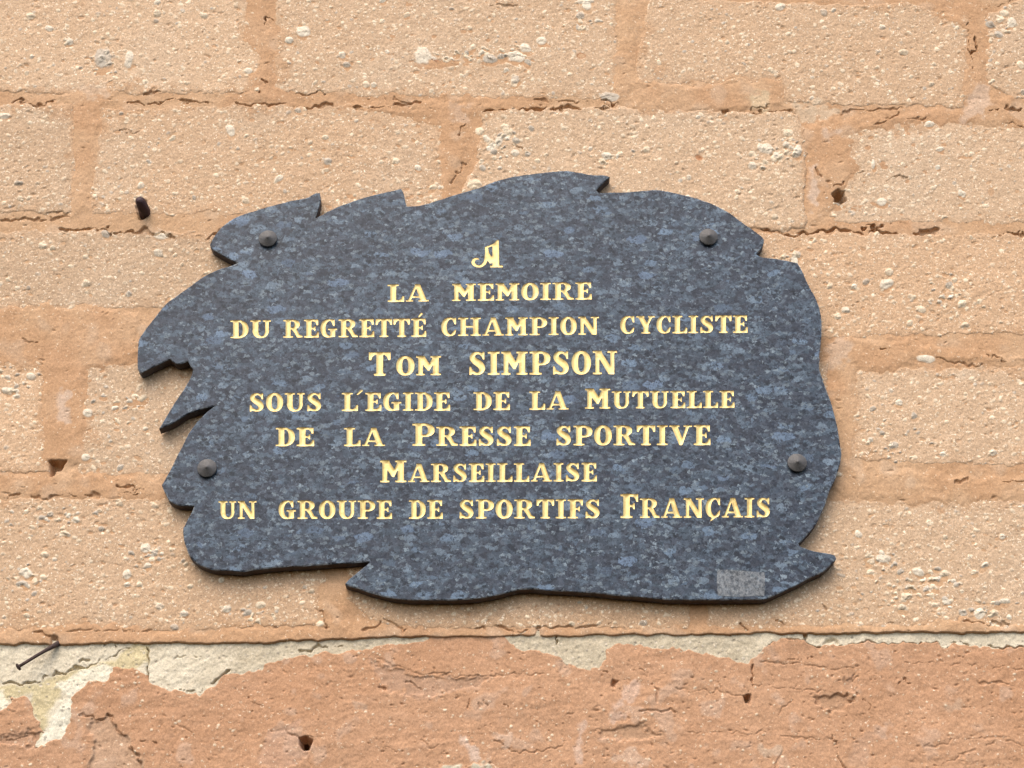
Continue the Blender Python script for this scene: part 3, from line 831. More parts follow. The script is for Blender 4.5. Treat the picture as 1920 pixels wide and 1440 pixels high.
def cellmax(A):
    return np.maximum(np.maximum(A[:-1, :-1], A[1:, :-1]), np.maximum(A[:-1, 1:], A[1:, 1:]))


M_BLOCK = grain_material('gravelly_block', 1.0, 0.20)
M_MORT = grain_material('clay_mortar', 0.75, 0.05)
M_LIME = grain_material('lime_plaster', 0.8, 0.04)
M_REND = grain_material('clay_render', 0.8, 0.05)

wall = empty('masonry_wall')
tag(wall, 'sandy block wall with orange mortar joints and a flaking lime strip above a clay rendered base', 'wall')
MARG = 0.0016
other_low = np.maximum(np.maximum(HL, HR), -1)
top_all = np.maximum(np.maximum(HB, HM), np.maximum(np.where(below > -14, HL, -1), np.where(below > -14, HR, -1)))
up_ok = cellmax((below < 7).astype(np.float32)) > 0
lo_ok = cellmax((below > -9).astype(np.float32)) > 0
kb = (cellmax(HB - top_all) > -MARG) & up_ok & (cellmax((bs < 14).astype(np.float32)) > 0)
km = (cellmax(HM - top_all) > -MARG) & up_ok
klm = (cellmax(HL - top_all) > -MARG * 2) & lo_ok & (cellmax((PV < 1420).astype(np.float32)) > 0)
kr = (cellmax(HR - top_all) > -MARG) & lo_ok & (cellmax((rd < 8).astype(np.float32)) > 0)
sheet('block_courses', HB, CB, kb, M_BLOCK, wall, 1.0)
sheet('mortar_joints', HM, CM, km, M_MORT, wall, 0.7, (xs[0], xs[-1], zs[0], zs[-1], 0.004, 0.30))
ls = sheet('lime_strip', HL, CL, klm, M_LIME, wall, 0.5)
ls['label'] = 'whitish flaking lime plaster strip'
rn = sheet('clay_render', HR, CR, kr, M_REND, wall, 0.6)
rn['label'] = 'rough orange clay render'

# ------------------------------------------------------------------ glyphs of the inscription
# unit: cap height 1, baseline y = 0; every glyph is a list of distance fields joined softly
def seg_field(x, y, pts):
    """stroke along points (x, y, radius), Catmull-Rom smoothed"""
    P = np.array(pts, float)
    P = np.vstack([2 * P[0] - P[1], P, 2 * P[-1] - P[-2]])
    d = np.full(x.shape, 9.0)
    for i in range(1, len(P) - 2):
        for t in np.linspace(0, 1, 9):
            p0, p1, p2, p3 = P[i - 1:i + 3]
            q = 0.5 * (2 * p1 + (p2 - p0) * t + (2 * p0 - 5 * p1 + 4 * p2 - p3) * t ** 2 + (-p0 + 3 * p1 - 3 * p2 + p3) * t ** 3)
            d = np.minimum(d, np.hypot(x - q[0], y - q[1]) - max(q[2], 0.01))
    return d


def ell(x, y, cx, cy, rx, ry):
    k = np.hypot((x - cx) / rx, (y - cy) / ry)
    return (k - 1) * min(rx, ry)


def superell(x, y, cx, cy, rx, ry, p=2.4):
    k = (np.abs((x - cx) / rx) ** p + np.abs((y - cy) / ry) ** p) ** (1 / p)
    return (k - 1) * min(rx, ry)


def PG(*pts):
    return lambda x, y: poly_sdf(x, y, pts).astype(float)


def smin(a, b, k=0.05):
    h = np.clip(0.5 + 0.5 * (b - a) / k, 0, 1)
    return b * (1 - h) + a * h - k * h * (1 - h)


SER = 0.085


def stem(x0, x1, lo=True, hi=True, s=0.12, y0=0.0, y1=1.0):
    out = [PG((x0, y0), (x1, y0), (x1, y1), (x0, y1))]
    if lo:
        out.append(PG((x0 - s, y0), (x1 + s, y0), (x1 + s, y0 + SER), (x0 - s, y0 + SER)))
    if hi:
        out.append(PG((x0 - s, y1 - SER), (x1 + s, y1 - SER), (x1 + s, y1), (x0 - s, y1)))
    return out


def build(pos, neg=(), post=(), k=0.045):
    def f(x, y):
        d = pos[0](x, y)
        for p in pos[1:]:
            d = smin(d, p(x, y), k)
        for n in neg:
            d = np.maximum(d, -n(x, y))
        for p in post:
            d = smin(d, p(x, y), k)
        return d
    return f


def E_arms(top=True, mid=True, bot=True):
    o = []
    if top:
        o += [PG((0.1, 0.915), (0.80, 0.915), (0.80, 1.0), (0.1, 1.0)), PG((0.82, 1.0), (0.56, 0.94), (0.70, 0.80), (0.74, 0.68), (0.82, 0.68))]
    if mid:
        o += [PG((0.3, 0.46), (0.60, 0.46), (0.60, 0.545), (0.3, 0.545)), PG((0.52, 0.50), (0.62, 0.36), (0.66, 0.36), (0.66, 0.64), (0.62, 0.64))]
    if bot:
        o += [PG((0.1, 0.0), (0.84, 0.0), (0.84, 0.085), (0.1, 0.085)), PG((0.85, 0.0), (0.56, 0.06), (0.72, 0.20), (0.77, 0.33), (0.86, 0.33))]
    return o


def c_shape(cx=0.47):
    return ([lambda x, y: np.maximum(superell(x, y, cx, 0.5, 0.46, 0.515, 2.2), np.maximum(x - 0.78, -9))],
            [lambda x, y: superell(x, y, cx + 0.12, 0.5, 0.285, 0.425, 2.2), PG((0.58, 0.30), (1.2, 0.22), (1.2, 0.78), (0.58, 0.70))],
            [PG((0.60, 0.93), (0.72, 1.0), (0.83, 1.0), (0.83, 0.63), (0.76, 0.63), (0.68, 0.80))])


_cp, _cn, _ct = c_shape()
_C_LOW = PG((0.56, 0.06), (0.70, 0.08), (0.80, 0.18), (0.85, 0.36), (0.79, 0.36), (0.68, 0.24))
ACUTE = PG((0.38, 1.09), (0.47, 1.07), (0.68, 1.27), (0.56, 1.33))
S_STROKE = [(0.64, 0.86, 0.055), (0.54, 0.93, 0.055), (0.42, 0.945, 0.055), (0.27, 0.90, 0.085), (0.19, 0.76, 0.125), (0.27, 0.635, 0.14), (0.42, 0.535, 0.15), (0.58, 0.42, 0.155),
            (0.655, 0.275, 0.14), (0.60, 0.13, 0.095), (0.48, 0.06, 0.06), (0.34, 0.055, 0.055), (0.21, 0.13, 0.065)]
GLYPH = {
    'A': (1.20, build([PG((0.10, 0.02), (0.24, 0.02), (0.62, 1.0), (0.50, 1.0)), PG((0.46, 1.0), (0.74, 1.0), (1.10, 0.02), (0.78, 0.02), (0.54, 0.80)),
                       PG((0.25, 0.22), (0.85, 0.22), (0.85, 0.315), (0.28, 0.315)),
                       PG((0.0, 0), (0.38, 0), (0.38, SER), (0.0, SER)), PG((0.66, 0), (1.20, 0), (1.20, SER), (0.66, SER))], k=0.03)),
    'C': (0.86, build(_cp, _cn, _ct + [_C_LOW])),
    'D': (0.94, build(stem(0.14, 0.42, s=0.14) + [lambda x, y: np.maximum(superell(x, y, 0.38, 0.5, 0.56, 0.5, 2.3), 0.3 - x)],
                      [lambda x, y: np.maximum(superell(x, y, 0.40, 0.5, 0.24, 0.405, 2.6), 0.415 - x)])),
    'E': (0.86, build(stem(0.13, 0.43, s=0.13) + E_arms())),
    'F': (0.84, build(stem(0.13, 0.43, s=0.13) + E_arms(bot=False))),
    'G': (0.98, build(_cp, _cn, _ct + [PG((0.58, 0.06), (0.62, 0.02), (0.86, 0.02), (0.86, 0.48), (0.58, 0.48)), PG((0.45, 0.40), (0.98, 0.40), (0.98, 0.485), (0.45, 0.485))])),
    'H': (1.27, build(stem(0.14, 0.43, s=0.14) + stem(0.84, 1.13, s=0.14) + [PG((0.4, 0.455), (0.9, 0.455), (0.9, 0.55), (0.4, 0.55))])),
    'I': (0.56, build(stem(0.14, 0.42, s=0.14))),
    'L': (0.86, build(stem(0.14, 0.44, s=0.14) + E_arms(top=False, mid=False))),
    'M': (1.26, build(stem(0.11, 0.33, s=0.11) + stem(0.84, 1.13, s=0.12) + [PG((0.02, 1.0), (0.40, 1.0), (0.70, 0.55), (0.66, 0.24), (0.58, 0.24)), PG((0.56, 0.30), (0.66, 0.24), (0.92, 0.72), (0.90, 1.0), (0.86, 1.0))], k=0.025)),
    'N': (1.16, build(stem(0.13, 0.31, s=0.12) + stem(0.84, 1.02, lo=False, s=0.14) + [PG((0.02, 1.0), (0.38, 1.0), (1.02, 0.10), (1.02, 0.0), (0.76, 0.0), (0.20, 0.84))], k=0.025)),
    'O': (0.92, build([lambda x, y: superell(x, y, 0.46, 0.5, 0.46, 0.515, 2.15)], [lambda x, y: superell(x, y, 0.46, 0.5, 0.155, 0.385, 2.5)])),
    'P': (0.98, build(stem(0.14, 0.43, s=0.14) + [lambda x, y: np.maximum(superell(x, y, 0.50, 0.70, 0.48, 0.30, 2.3), 0.3 - x)],
                      [lambda x, y: np.maximum(superell(x, y, 0.50, 0.705, 0.19, 0.205, 2.5), 0.43 - x)])),
    'R': (1.12, build(stem(0.14, 0.43, s=0.14) + [lambda x, y: np.maximum(superell(x, y, 0.50, 0.74, 0.46, 0.27, 2.3), 0.3 - x),
                                                   PG((0.44, 0.52), (0.74, 0.52), (0.94, 0.16), (1.12, 0.085), (1.12, 0.0), (0.80, 0.0), (0.66, 0.24))],
                      [lambda x, y: np.maximum(superell(x, y, 0.50, 0.735, 0.17, 0.18, 2.5), 0.43 - x)], k=0.03)),
    'S': (0.84, build([lambda x, y: seg_field(x, y, S_STROKE), PG((0.56, 0.90), (0.70, 1.0), (0.76, 1.0), (0.76, 0.66), (0.70, 0.66), (0.64, 0.80)), PG((0.05, 0.0), (0.11, 0.0), (0.30, 0.10), (0.18, 0.22), (0.12, 0.36), (0.05, 0.36))], k=0.03)),
    'T': (0.95, build(stem(0.33, 0.62, hi=False, s=0.11) + [PG((0.02, 0.91), (0.93, 0.91), (0.93, 1.0), (0.02, 1.0)), PG((0.0, 1.0), (0.0, 0.68), (0.09, 0.66), (0.14, 0.80), (0.30, 0.94)),
                                                            PG((0.95, 1.0), (0.95, 0.68), (0.86, 0.66), (0.81, 0.80), (0.65, 0.94))])),
    'U': (1.08, build(stem(0.13, 0.42, lo=False, s=0.13, y0=0.34) + stem(0.78, 0.96, lo=False, s=0.12, y0=0.34) +
                      [lambda x, y: np.maximum(superell(x, y, 0.545, 0.40, 0.415, 0.415, 2.3), y - 0.42)],
                      [lambda x, y: np.maximum(superell(x, y, 0.60, 0.42, 0.18, 0.33, 2.3), y - 0.50)])),
    'V': (1.18, build([PG((0.08, 1.0), (0.40, 1.0), (0.72, 0.22), (0.66, 0.0), (0.52, 0.0)), PG((0.88, 1.0), (1.04, 1.0), (0.66, 0.0), (0.56, 0.0)),
                       PG((0.0, 0.915), (0.52, 0.915), (0.52, 1.0), (0.0, 1.0)), PG((0.74, 0.915), (1.18, 0.915), (1.18, 1.0), (0.74, 1.0))], k=0.03)),
    'Y': (1.10, build(stem(0.43, 0.71, hi=False, s=0.12, y1=0.5) + [PG((0.08, 1.0), (0.38, 1.0), (0.71, 0.50), (0.71, 0.36), (0.43, 0.36)), PG((0.82, 1.0), (0.98, 1.0), (0.71, 0.48), (0.58, 0.48)),
                       PG((0.0, 0.915), (0.48, 0.915), (0.48, 1.0), (0.0, 1.0)), PG((0.70, 0.915), (1.10, 0.915), (1.10, 1.0), (0.70, 1.0))], k=0.03)),
    "'": (0.245, PG((-0.17, 0.92), (-0.10, 0.87), (0.19, 1.11), (0.10, 1.19))),
    # the ornamental first letter
    '@': (1.0, build([PG((0.80, 1.0), (0.85, 1.0), (0.865, 0.04), (0.66, 0.04), (0.655, 0.80)), PG((0.42, 0.75), (0.60, 0.82), (0.74, 0.90), (0.82, 1.0), (0.80, 0.86), (0.66, 0.78), (0.44, 0.69)),
                      PG((0.43, 0.74), (0.51, 0.74), (0.54, 0.50), (0.48, 0.30), (0.43, 0.50)), PG((0.47, 0.62), (0.52, 0.56), (0.62, 0.40), (0.70, 0.46), (0.70, 0.32), (0.62, 0.14), (0.56, 0.16), (0.46, 0.36)),
                      PG((0.58, 0.0), (0.98, 0.0), (0.98, 0.07), (0.58, 0.07)),
                      lambda x, y: seg_field(x, y, [(0.47, 0.50, 0.045), (0.46, 0.34, 0.05), (0.42, 0.18, 0.05), (0.33, 0.07, 0.045), (0.22, 0.04, 0.04), (0.10, 0.09, 0.045), (0.045, 0.19, 0.05), (0.09, 0.30, 0.045), (0.17, 0.325, 0.035), (0.22, 0.31, 0.02)])], k=0.02)),
}
GLYPH['\u00c9'] = (0.86, lambda x, y: np.minimum(GLYPH['E'][1](x, y), ACUTE(x, y)))
GLYPH['\u00c7'] = (0.86, lambda x, y: np.minimum(GLYPH['C'][1](x, y), PG((0.26, -0.20), (0.34, -0.17), (0.56, -0.01), (0.72, 0.06), (0.78, 0.22), (0.60, 0.14), (0.36, 0.0))(x, y)))
GAP = 0.085
RES = 64                                  # samples per cap height


def contours(fld, x0, y0, h):
    """closed level-0 contours of a sampled field (marching squares)"""
    ny, nx = fld.shape
    ins = fld < 0
    segs = {}

    def pt(e):
        (i, j, di) = e
        if di == 0:
            a, b = fld[j, i], fld[j, i + 1]
            t = a / (a - b)
            return (x0 + (i + t) * h, y0 + j * h)
        a, b = fld[j, i], fld[j + 1, i]
        t = a / (a - b)
        return (x0 + i * h, y0 + (j + t) * h)
    code = ins[:-1, :-1] * 1 + ins[:-1, 1:] * 2 + ins[1:, 1:] * 4 + ins[1:, :-1] * 8
    for j, i in zip(*np.nonzero((code > 0) & (code < 15))):
        c = code[j, i]
        B, Rr, T, L = (i, j, 0), (i + 1, j, 1), (i, j + 1, 0), (i, j, 1)
        tab = {1: [(L, B)], 2: [(B, Rr)], 3: [(L, Rr)], 4: [(Rr, T)], 5: [(L, B), (Rr, T)], 6: [(B, T)], 7: [(L, T)], 8: [(T, L)], 9: [(T, B)], 10: [(B, Rr), (T, L)], 11: [(T, Rr)], 12: [(Rr, L)], 13: [(Rr, B)], 14: [(B, L)]}
        for a, b in tab[int(c)]:
            segs[a] = b
    loops = []
    while segs:
        s = next(iter(segs))
        lp = []
        k = s
        while k in segs:
            lp.append(pt(k))
            k = segs.pop(k)
        if len(lp) > 8:
            loops.append(np.array(lp))
    return loops


def simplify(lp, tol):
    """closed Douglas-Peucker"""
    n = len(lp)
    a = 0
    b = int(np.argmax(np.hypot(*(lp - lp[0]).T)))
    keep = {a, b}
    stack = [(a, b), (b, n)]
    P = np.vstack([lp, lp[:1]])
    while stack:
        i, j = stack.pop()
        if j - i < 2:
            continue
        p, q = P[i], P[j]
        e = q - p
        L = math.hypot(*e) + 1e-12
        dd = np.abs(e[0] * (P[i + 1:j, 1] - p[1]) - e[1] * (P[i + 1:j, 0] - p[0])) / L
        m = int(np.argmax(dd))
        if dd[m] > tol:
            m += i + 1
            keep.add(m)
            stack += [(i, m), (m, j)]
    return P[sorted(keep)]


def word_loops(text, big=None):
    """contours of a word in (0..1, y) coordinates; big = height of a raised first capital"""
    x = 0.0
    lay = []
    for i, ch in enumerate(text):
        s = big if (big and i == 0) else 1.0
        wd, f = GLYPH[ch]
        lay.append((x, s, wd, f))
        x += wd * s + (GAP if ch != "'" else 0.06)
    total = lay[-1][0] + lay[-1][2] * lay[-1][1]
    h = 1.0 / RES
    pad = 0.12
    gx = np.arange(-pad, total + pad, h)
    gy = np.arange(-0.35, (big or 1.0) * 1.0 + 0.45, h)
    XX, YY = np.meshgrid(gx, gy)
    fld = np.full(XX.shape, 0.5)
    for (ox, s, wd, f) in lay:
        i0 = max(int((ox - 0.25 + pad) / h), 0)
        i1 = min(int((ox + wd * s + 0.3 + pad) / h), len(gx))
        lx = (XX[:, i0:i1] - ox) / s
        ly = YY[:, i0:i1] / s
        fld[:, i0:i1] = np.minimum(fld[:, i0:i1], f(lx, ly) * s)
    fld = fld - 0.002
    out = []
    for lp in contours(fld, -pad, gy[0], h):
        lp = simplify(lp, 0.006)
        if len(lp) > 3:
            out.append(lp)
    # points inside the strokes carry the depth of the cut
    k = 4
    jj, ii = np.nonzero(fld[::k, ::k] < -0.045)
    inner = np.stack([gx[::k][ii], gy[::k][jj], -fld[::k, ::k][jj, ii]], 1)
    return out, total, inner


# words: text, left x, right x, baseline left, baseline right, cap top left, cap top right (photo pixels), raised capital
LINES = [
    [('@', 884, 944, 501.5, 501, 450, 449.5, None)],
    [('LA', 726.7, 804, 565.6, 564.8, 533.5, 532.5, None), ('MEMOIRE', 847.7, 1109.4, 564, 561, 532, 529, None)],
    [('DU', 432, 508, 633.6, 633, 600.6, 600, None), ('REGRETT\u00c9', 531, 799, 632.7, 631, 599.5, 597, None), ('CHAMPION', 827, 1123, 629.8, 626.9, 595.7, 593.5, None), ('CYCLISTE', 1162.5, 1401.7, 625.4, 623.4, 592.5, 591.0, None)],
    [('T', 691.7, 732, 704, 704, 660.6, 660.4, None), ('OM', 742.7, 827.3, 703.6, 703, 668, 667, None), ('SIMPSON', 878, 1157, 702.7, 701.2, 659.5, 657.5, None)],
    [('SOUS', 466.5, 603.6, 771.3, 770.6, 737, 736.4, None), ("L'EGIDE", 641, 844, 770.2, 769.2, 736.4, 735.2, None), ('DE', 887.7, 956, 768.6, 768.2, 735, 734.5, None), ('LA', 992.7, 1066, 768, 767.4, 733.6, 733, None), ('MUTUELLE', 1097, 1377, 766, 764, 733.6, 732.4, 1.16)],
    [('DE', 517, 589, 836, 836, 802, 801.8, None), ('LA', 645, 721.7, 836, 836, 802, 801.6, None), ('PRESSE', 773.3, 994.8, 835.4, 835.4, 799.8, 799, 1.16), ('SPORTIVE', 1041.5, 1332, 834.8, 834, 798, 797, None)],
    [('MARSEILLAISE', 712.7, 1119, 904, 902, 869.4, 867.5, 1.18)],
    [('UN', 409.6, 481, 972.5, 972.4, 939.5, 939.2, None), ('GROUPE', 522, 735, 972.5, 972.2, 938.6, 938, None), ('DE', 766.6, 830, 972.2, 972, 937.6, 937.5, None), ('SPORTIFS', 860, 1125.5, 972, 971.4, 936.6, 936, None), ('FRAN\u00c7AIS', 1163.4, 1444.8, 971, 969.6, 934.4, 933, 1.22)],
]
YF = -0.0172                 # front face of the slab (the wall's face is y = 0)
YB = -0.0020                 # back face
DEPTH = 0.0006               # depth of the cut letters
cut_pts = []                 # points in the strokes with their distance from the edge
words_geo = []               # (line index, list of closed world contours [(x, z)])
for li, line in enumerate(LINES):
    for (txt, xl, xr, bl, br, tl, tr, big) in line:
        lps, total, inner = word_loops(txt, big)
        W = []
        for lp in lps:
            s = lp[:, 0] / total
            u = xl + (xr - xl) * s
            b = bl + (br - bl) * s
            t = tl + (tr - tl) * s
            v = b + (t - b) * lp[:, 1]
            P = at(u, v, YF)
            W.append(P[:, [0, 2]])
        s = inner[:, 0] / total
        b = bl + (br - bl) * s
        t = tl + (tr - tl) * s
        Pi = at(xl + (xr - xl) * s, b + (t - b) * inner[:, 1], YF)[:, [0, 2]]
        words_geo.append((li, txt, W))
        cut_pts.append((Pi, inner[:, 2]))


# ------------------------------------------------------------------ plaque outline (traced on its front face)
def z1(pts, ox, oy, s):
    return [(x / s + ox, y / s + oy) for x, y in pts]


S4 = 1920 / 560
OUT = []
OUT += z1([(525, 543), (560, 480), (600, 430), (660, 385), (720, 355), (860, 310), (1000, 272), (1100, 250), (1160, 240), (1195, 215), (1234, 207), (1239, 255), (1224, 320), (1200, 376),
           (1230, 362), (1290, 325), (1360, 295), (1450, 262), (1560, 228), (1660, 205), (1755, 183)], 240, 300, S4)
OUT += z1([(352, 1085), (366, 1160), (430, 1157), (500, 1140), (620, 1100), (760, 1060), (860, 1020), (950, 995), (1060, 978), (1180, 965), (1260, 958), (1340, 970), (1430, 985)], 640, 0, 3.0)
OUT += z1([(100, 94), (150, 106), (110, 144), (60, 192), (76, 210), (130, 208), (250, 205), (370, 195), (460, 190), (520, 200), (620, 222), (720, 248), (830, 290), (920, 340), (1000, 400), (1080, 455),
           (1140, 500), (1144, 520), (1128, 562), (1092, 606), (1120, 625), (1200, 630), (1280, 645), (1355, 660), (1385, 710), (1420, 790), (1470, 880), (1500, 960), (1512, 1040), (1510, 1130), (1500, 1220), (1492, 1300)], 1100, 300, S4)
S29 = 1646 / 560
OUT += z1([(1285, 30), (1281, 90), (1300, 150), (1325, 220), (1355, 300), (1380, 400), (1395, 500), (1405, 560), (1400, 600), (1375, 690), (1340, 760), (1310, 850), (1280, 920), (1240, 980), (1200, 1025), (1168, 1056),
           (1175, 1070), (1215, 1085), (1270, 1100), (1330, 1108), (1368, 1118), (1378, 1138), (1340, 1180), (1300, 1215), (1230, 1245), (1160, 1285), (1060, 1330), (990, 1362)], 1100, 660, S29)
OUT += z1([(1800, 1181), (1600, 1181), (1400, 1182), (1200, 1180), (1100, 1170), (900, 1155), (750, 1138), (600, 1130), (430, 1120), (330, 1110), (250, 1115), (200, 1128), (100, 1155), (0, 1172)], 900, 780, S4)
OUT += z1([(1650, 1178), (1500, 1184), (1400, 1182), (1300, 1186), (1170, 1178), (1080, 1155), (1010, 1135), (930, 1108), (856, 1088), (846, 1078), (870, 1050), (930, 1000), (985, 960), (1006, 936),
           (800, 949), (600, 962), (400, 973), (250, 990), (200, 1000)], 400, 780, S4)
OUT += z1([(680, 1408), (540, 1400), (450, 1365), (395, 1310), (360, 1220), (350, 1140), (385, 1070), (410, 1030), (426, 990), (320, 985), (265, 960), (235, 900), (216, 855), (270, 760), (330, 640), (390, 520),
           (440, 450), (500, 390), (556, 346), (470, 365), (380, 398), (290, 455), (198, 494), (290, 340), (370, 220), (405, 160), (418, 110), (400, 90), (386, 60), (350, 72), (310, 76), (268, 46), (150, 100), (84, 138), (60, 112)], 240, 660, S4)
OUT += z1([(60, 1300), (62, 1220), (70, 1150), (110, 1090), (180, 1000), (250, 915), (330, 860), (400, 810), (480, 750), (560, 710), (600, 695), (650, 684), (706, 661), (650, 635), (590, 602), (540, 572)], 240, 300, S4)
OUT = np.array(OUT)
OW = at(OUT[:, 0], OUT[:, 1], YF)[:, [0, 2]]


def dense(P, step):
    out = []
    n = len(P)
    for i in range(n):
        a, b = P[i], P[(i + 1) % n]
        k = max(1, int(math.hypot(*(b - a)) / step))
        for t in range(k):
            out.append(a + (b - a) * t / k)
    return np.array(out)


OW = dense(OW, 0.0022)
# soften the traced corners a little except at the sharp notches and tips, then chip the edge
for _ in range(2):
    pr, nx_ = np.roll(OW, 1, 0), np.roll(OW, -1, 0)
    e1, e2 = OW - pr, nx_ - OW
    cosang = (e1 * e2).sum(1) / (np.hypot(*e1.T) * np.hypot(*e2.T) + 1e-12)
    wgt = np.where(cosang > 0.75, 0.5, 0.06)[:, None]
    OW = OW * (1 - wgt) + wgt * 0.5 * (pr + nx_)
r2 = np.random.default_rng(21)
jit = r2.normal(0, 1, len(OW))
jit = 0.5 * jit + 0.5 * np.convolve(np.concatenate([jit[-2:], jit, jit[:2]]), np.ones(5) / 2.2, 'valid')


def normals2(P):
    t = np.roll(P, -1, 0) - np.roll(P, 1, 0)
    t /= np.hypot(*t.T)[:, None] + 1e-12
    return np.stack([t[:, 1], -t[:, 0]], 1)


area = 0.5 * np.sum(OW[:, 0] * np.roll(OW[:, 1], -1) - np.roll(OW[:, 0], -1) * OW[:, 1])
if area < 0:
    OW = OW[::-1].copy()
nrm = normals2(OW)                                   # outward for a counter-clockwise loop
OW = OW + nrm * (0.00016 * jit)[:, None]
CH = 0.0010
chip = CH * np.clip(1.0 + 0.45 * np.roll(jit, 3), 0.5, 2.4)
IN = OW - nrm * chip[:, None]

# ------------------------------------------------------------------ triangulate face and letter floors together
pts, edges = [], []


def add_loop(lp):
    n0 = len(pts)
    n = len(lp)
    pts.extend(Vector((float(p[0]), float(p[1]))) for p in lp)
    edges.extend((n0 + i, n0 + (i + 1) % n) for i in range(n))


add_loop(IN)
for _, _, W in words_geo:
    for lp in W:
        add_loop(lp)
n_edge_pts = len(pts)
cut_d = []
for Pi, dd in cut_pts:
    pts.extend(Vector((float(p[0]), float(p[1]))) for p in Pi)
    cut_d.extend(dd)
cut_d = np.array(cut_d)
cv, ce, cf, ov, oe, of_ = geometry.delaunay_2d_cdt(pts, edges, [], 1, 1e-7)
V2 = np.array([(p.x, p.y) for p in cv])
VD = np.zeros(len(V2))
for i, src in enumerate(ov):
    for k in src:
        if k >= n_edge_pts:
            VD[i] = max(VD[i], cut_d[k - n_edge_pts])
CAPM = 0.0235                # cap height in metres
CUT = DEPTH + 0.0014 * (1 - np.exp(-VD * CAPM / 0.0018))
T = np.array([f for f in cf if len(f) == 3], int)
cen = V2[T].mean(1)


def odd_inside(q, loops):
    inside = np.zeros(len(q), bool)
    for lp in loops:
        a, b = lp, np.roll(lp, -1, 0)
        for s in range(0, len(a), 200):
            ax, ay = a[s:s + 200, 0][None], a[s:s + 200, 1][None]
            bx, by = b[s:s + 200, 0][None], b[s:s + 200, 1][None]
            qx, qy = q[:, :1], q[:, 1:2]
            c = ((ay > qy) != (by > qy)) & (qx < (bx - ax) * (qy - ay) / (by - ay + 1e-15) + ax)
            inside ^= (c.sum(1) % 2 == 1)
    return inside


in_out = odd_inside(cen, [IN])
T, cen = T[in_out], cen[in_out]
owner = np.full(len(T), -1)
for wi, (_, _, W) in enumerate(words_geo):
    lo = np.min([lp.min(0) for lp in W], 0)
    hi = np.max([lp.max(0) for lp in W], 0)
    sel = np.nonzero(((cen >= lo) & (cen <= hi)).all(1))[0]
    if len(sel):
        m = odd_inside(cen[sel], W)
        owner[sel[m]] = wi

# ------------------------------------------------------------------ plaque
GR = granite_material()
M_GRAN = GR.m
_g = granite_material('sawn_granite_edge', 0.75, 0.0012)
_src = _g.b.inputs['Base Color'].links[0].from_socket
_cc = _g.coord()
_g.l(_g.mix(_g.ramp(_g.noise(_cc, 70, 4, 0.7).outputs['Fac'], [(0.35, 0.45), (0.65, 0.95)]), _src, (0.085, 0.062, 0.048)), _g.b.inputs['Base Color'])  # brown paints the wall's warm reflected light into the side colour
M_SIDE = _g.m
_g = granite_material('chipped_granite_arris', 0.7, 0.0010)
_src = _g.b.inputs['Base Color'].links[0].from_socket
_cc = _g.coord()
_g.l(_g.mix(_g.ramp(_g.noise(_cc, 180, 4, 0.7).outputs['Fac'], [(0.42, 0.0), (0.60, 0.75)]), _src, (0.26, 0.27, 0.27)), _g.b.inputs['Base Color'])
M_ARRIS = _g.m
M_GOLD = gold_material()
PC = at(np.array(930.0), np.array(720.0), YB)
plaque = empty('memorial_plaque', (float(PC[0]), float(YB), float(PC[2])))
tag(plaque, 'jagged blue-grey granite memorial plaque with gold carved lettering, bolted to the block wall', 'plaque')
OFF = np.array([PC[0], YB, PC[2]])


def to3(p2, y):
    p2 = np.asarray(p2)
    return np.stack([p2[:, 0], np.full(len(p2), y), p2[:, 1]], 1) - OFF


# stone slab: face with the letters cut out, chamfered rim, sides, back
verts, faces = [], []
face_t = T[owner < 0]
used = np.unique(face_t)
mp = -np.ones(len(V2), int)
mp[used] = np.arange(len(used))
verts = list(to3(V2[used], YF))
tri = V2[face_t]
ar = (tri[:, 1, 0] - tri[:, 0, 0]) * (tri[:, 2, 1] - tri[:, 0, 1]) - (tri[:, 2, 0] - tri[:, 0, 0]) * (tri[:, 1, 1] - tri[:, 0, 1])
for t, a_ in zip(face_t, ar):
    f = [mp[t[0]], mp[t[1]], mp[t[2]]]
    faces.append(f if a_ > 0 else f[::-1])
n_face = len(faces)
n = len(OW)
for ring, y in ((IN, YF), (OW, YF + CH * 1.1), (OW, YB)):
    verts += list(to3(ring, y))
b0 = len(used)
for lvl in range(2):
    for i in range(n):
        a, b = b0 + lvl * n + i, b0 + lvl * n + (i + 1) % n
        faces.append((b, a, a + n, b + n))
cvb, ceb, cfb, *_ = geometry.delaunay_2d_cdt([Vector((float(p[0]), float(p[1]))) for p in OW], [(i, (i + 1) % n) for i in range(n)], [], 1, 1e-7)
VB = np.array([(p.x, p.y) for p in cvb])
TB = [f for f in cfb if len(f) == 3]
inb = odd_inside(VB[np.array(TB)].mean(1), [OW])
bb = len(verts)
verts += list(to3(VB, YB))
for f, k in zip(TB, inb):
    if k:
        q = VB[list(f)]
        s = (q[1, 0] - q[0, 0]) * (q[2, 1] - q[0, 1]) - (q[2, 0] - q[0, 0]) * (q[1, 1] - q[0, 1])
        f = [bb + i for i in f]
        faces.append(f[::-1] if s > 0 else f)
slab = mesh_obj('stone_slab', verts, faces, M_GRAN, plaque)
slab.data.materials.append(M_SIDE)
slab.data.materials.append(M_ARRIS)
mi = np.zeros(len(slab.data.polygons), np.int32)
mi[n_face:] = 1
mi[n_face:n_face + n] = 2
slab.data.polygons.foreach_set('material_index', mi)

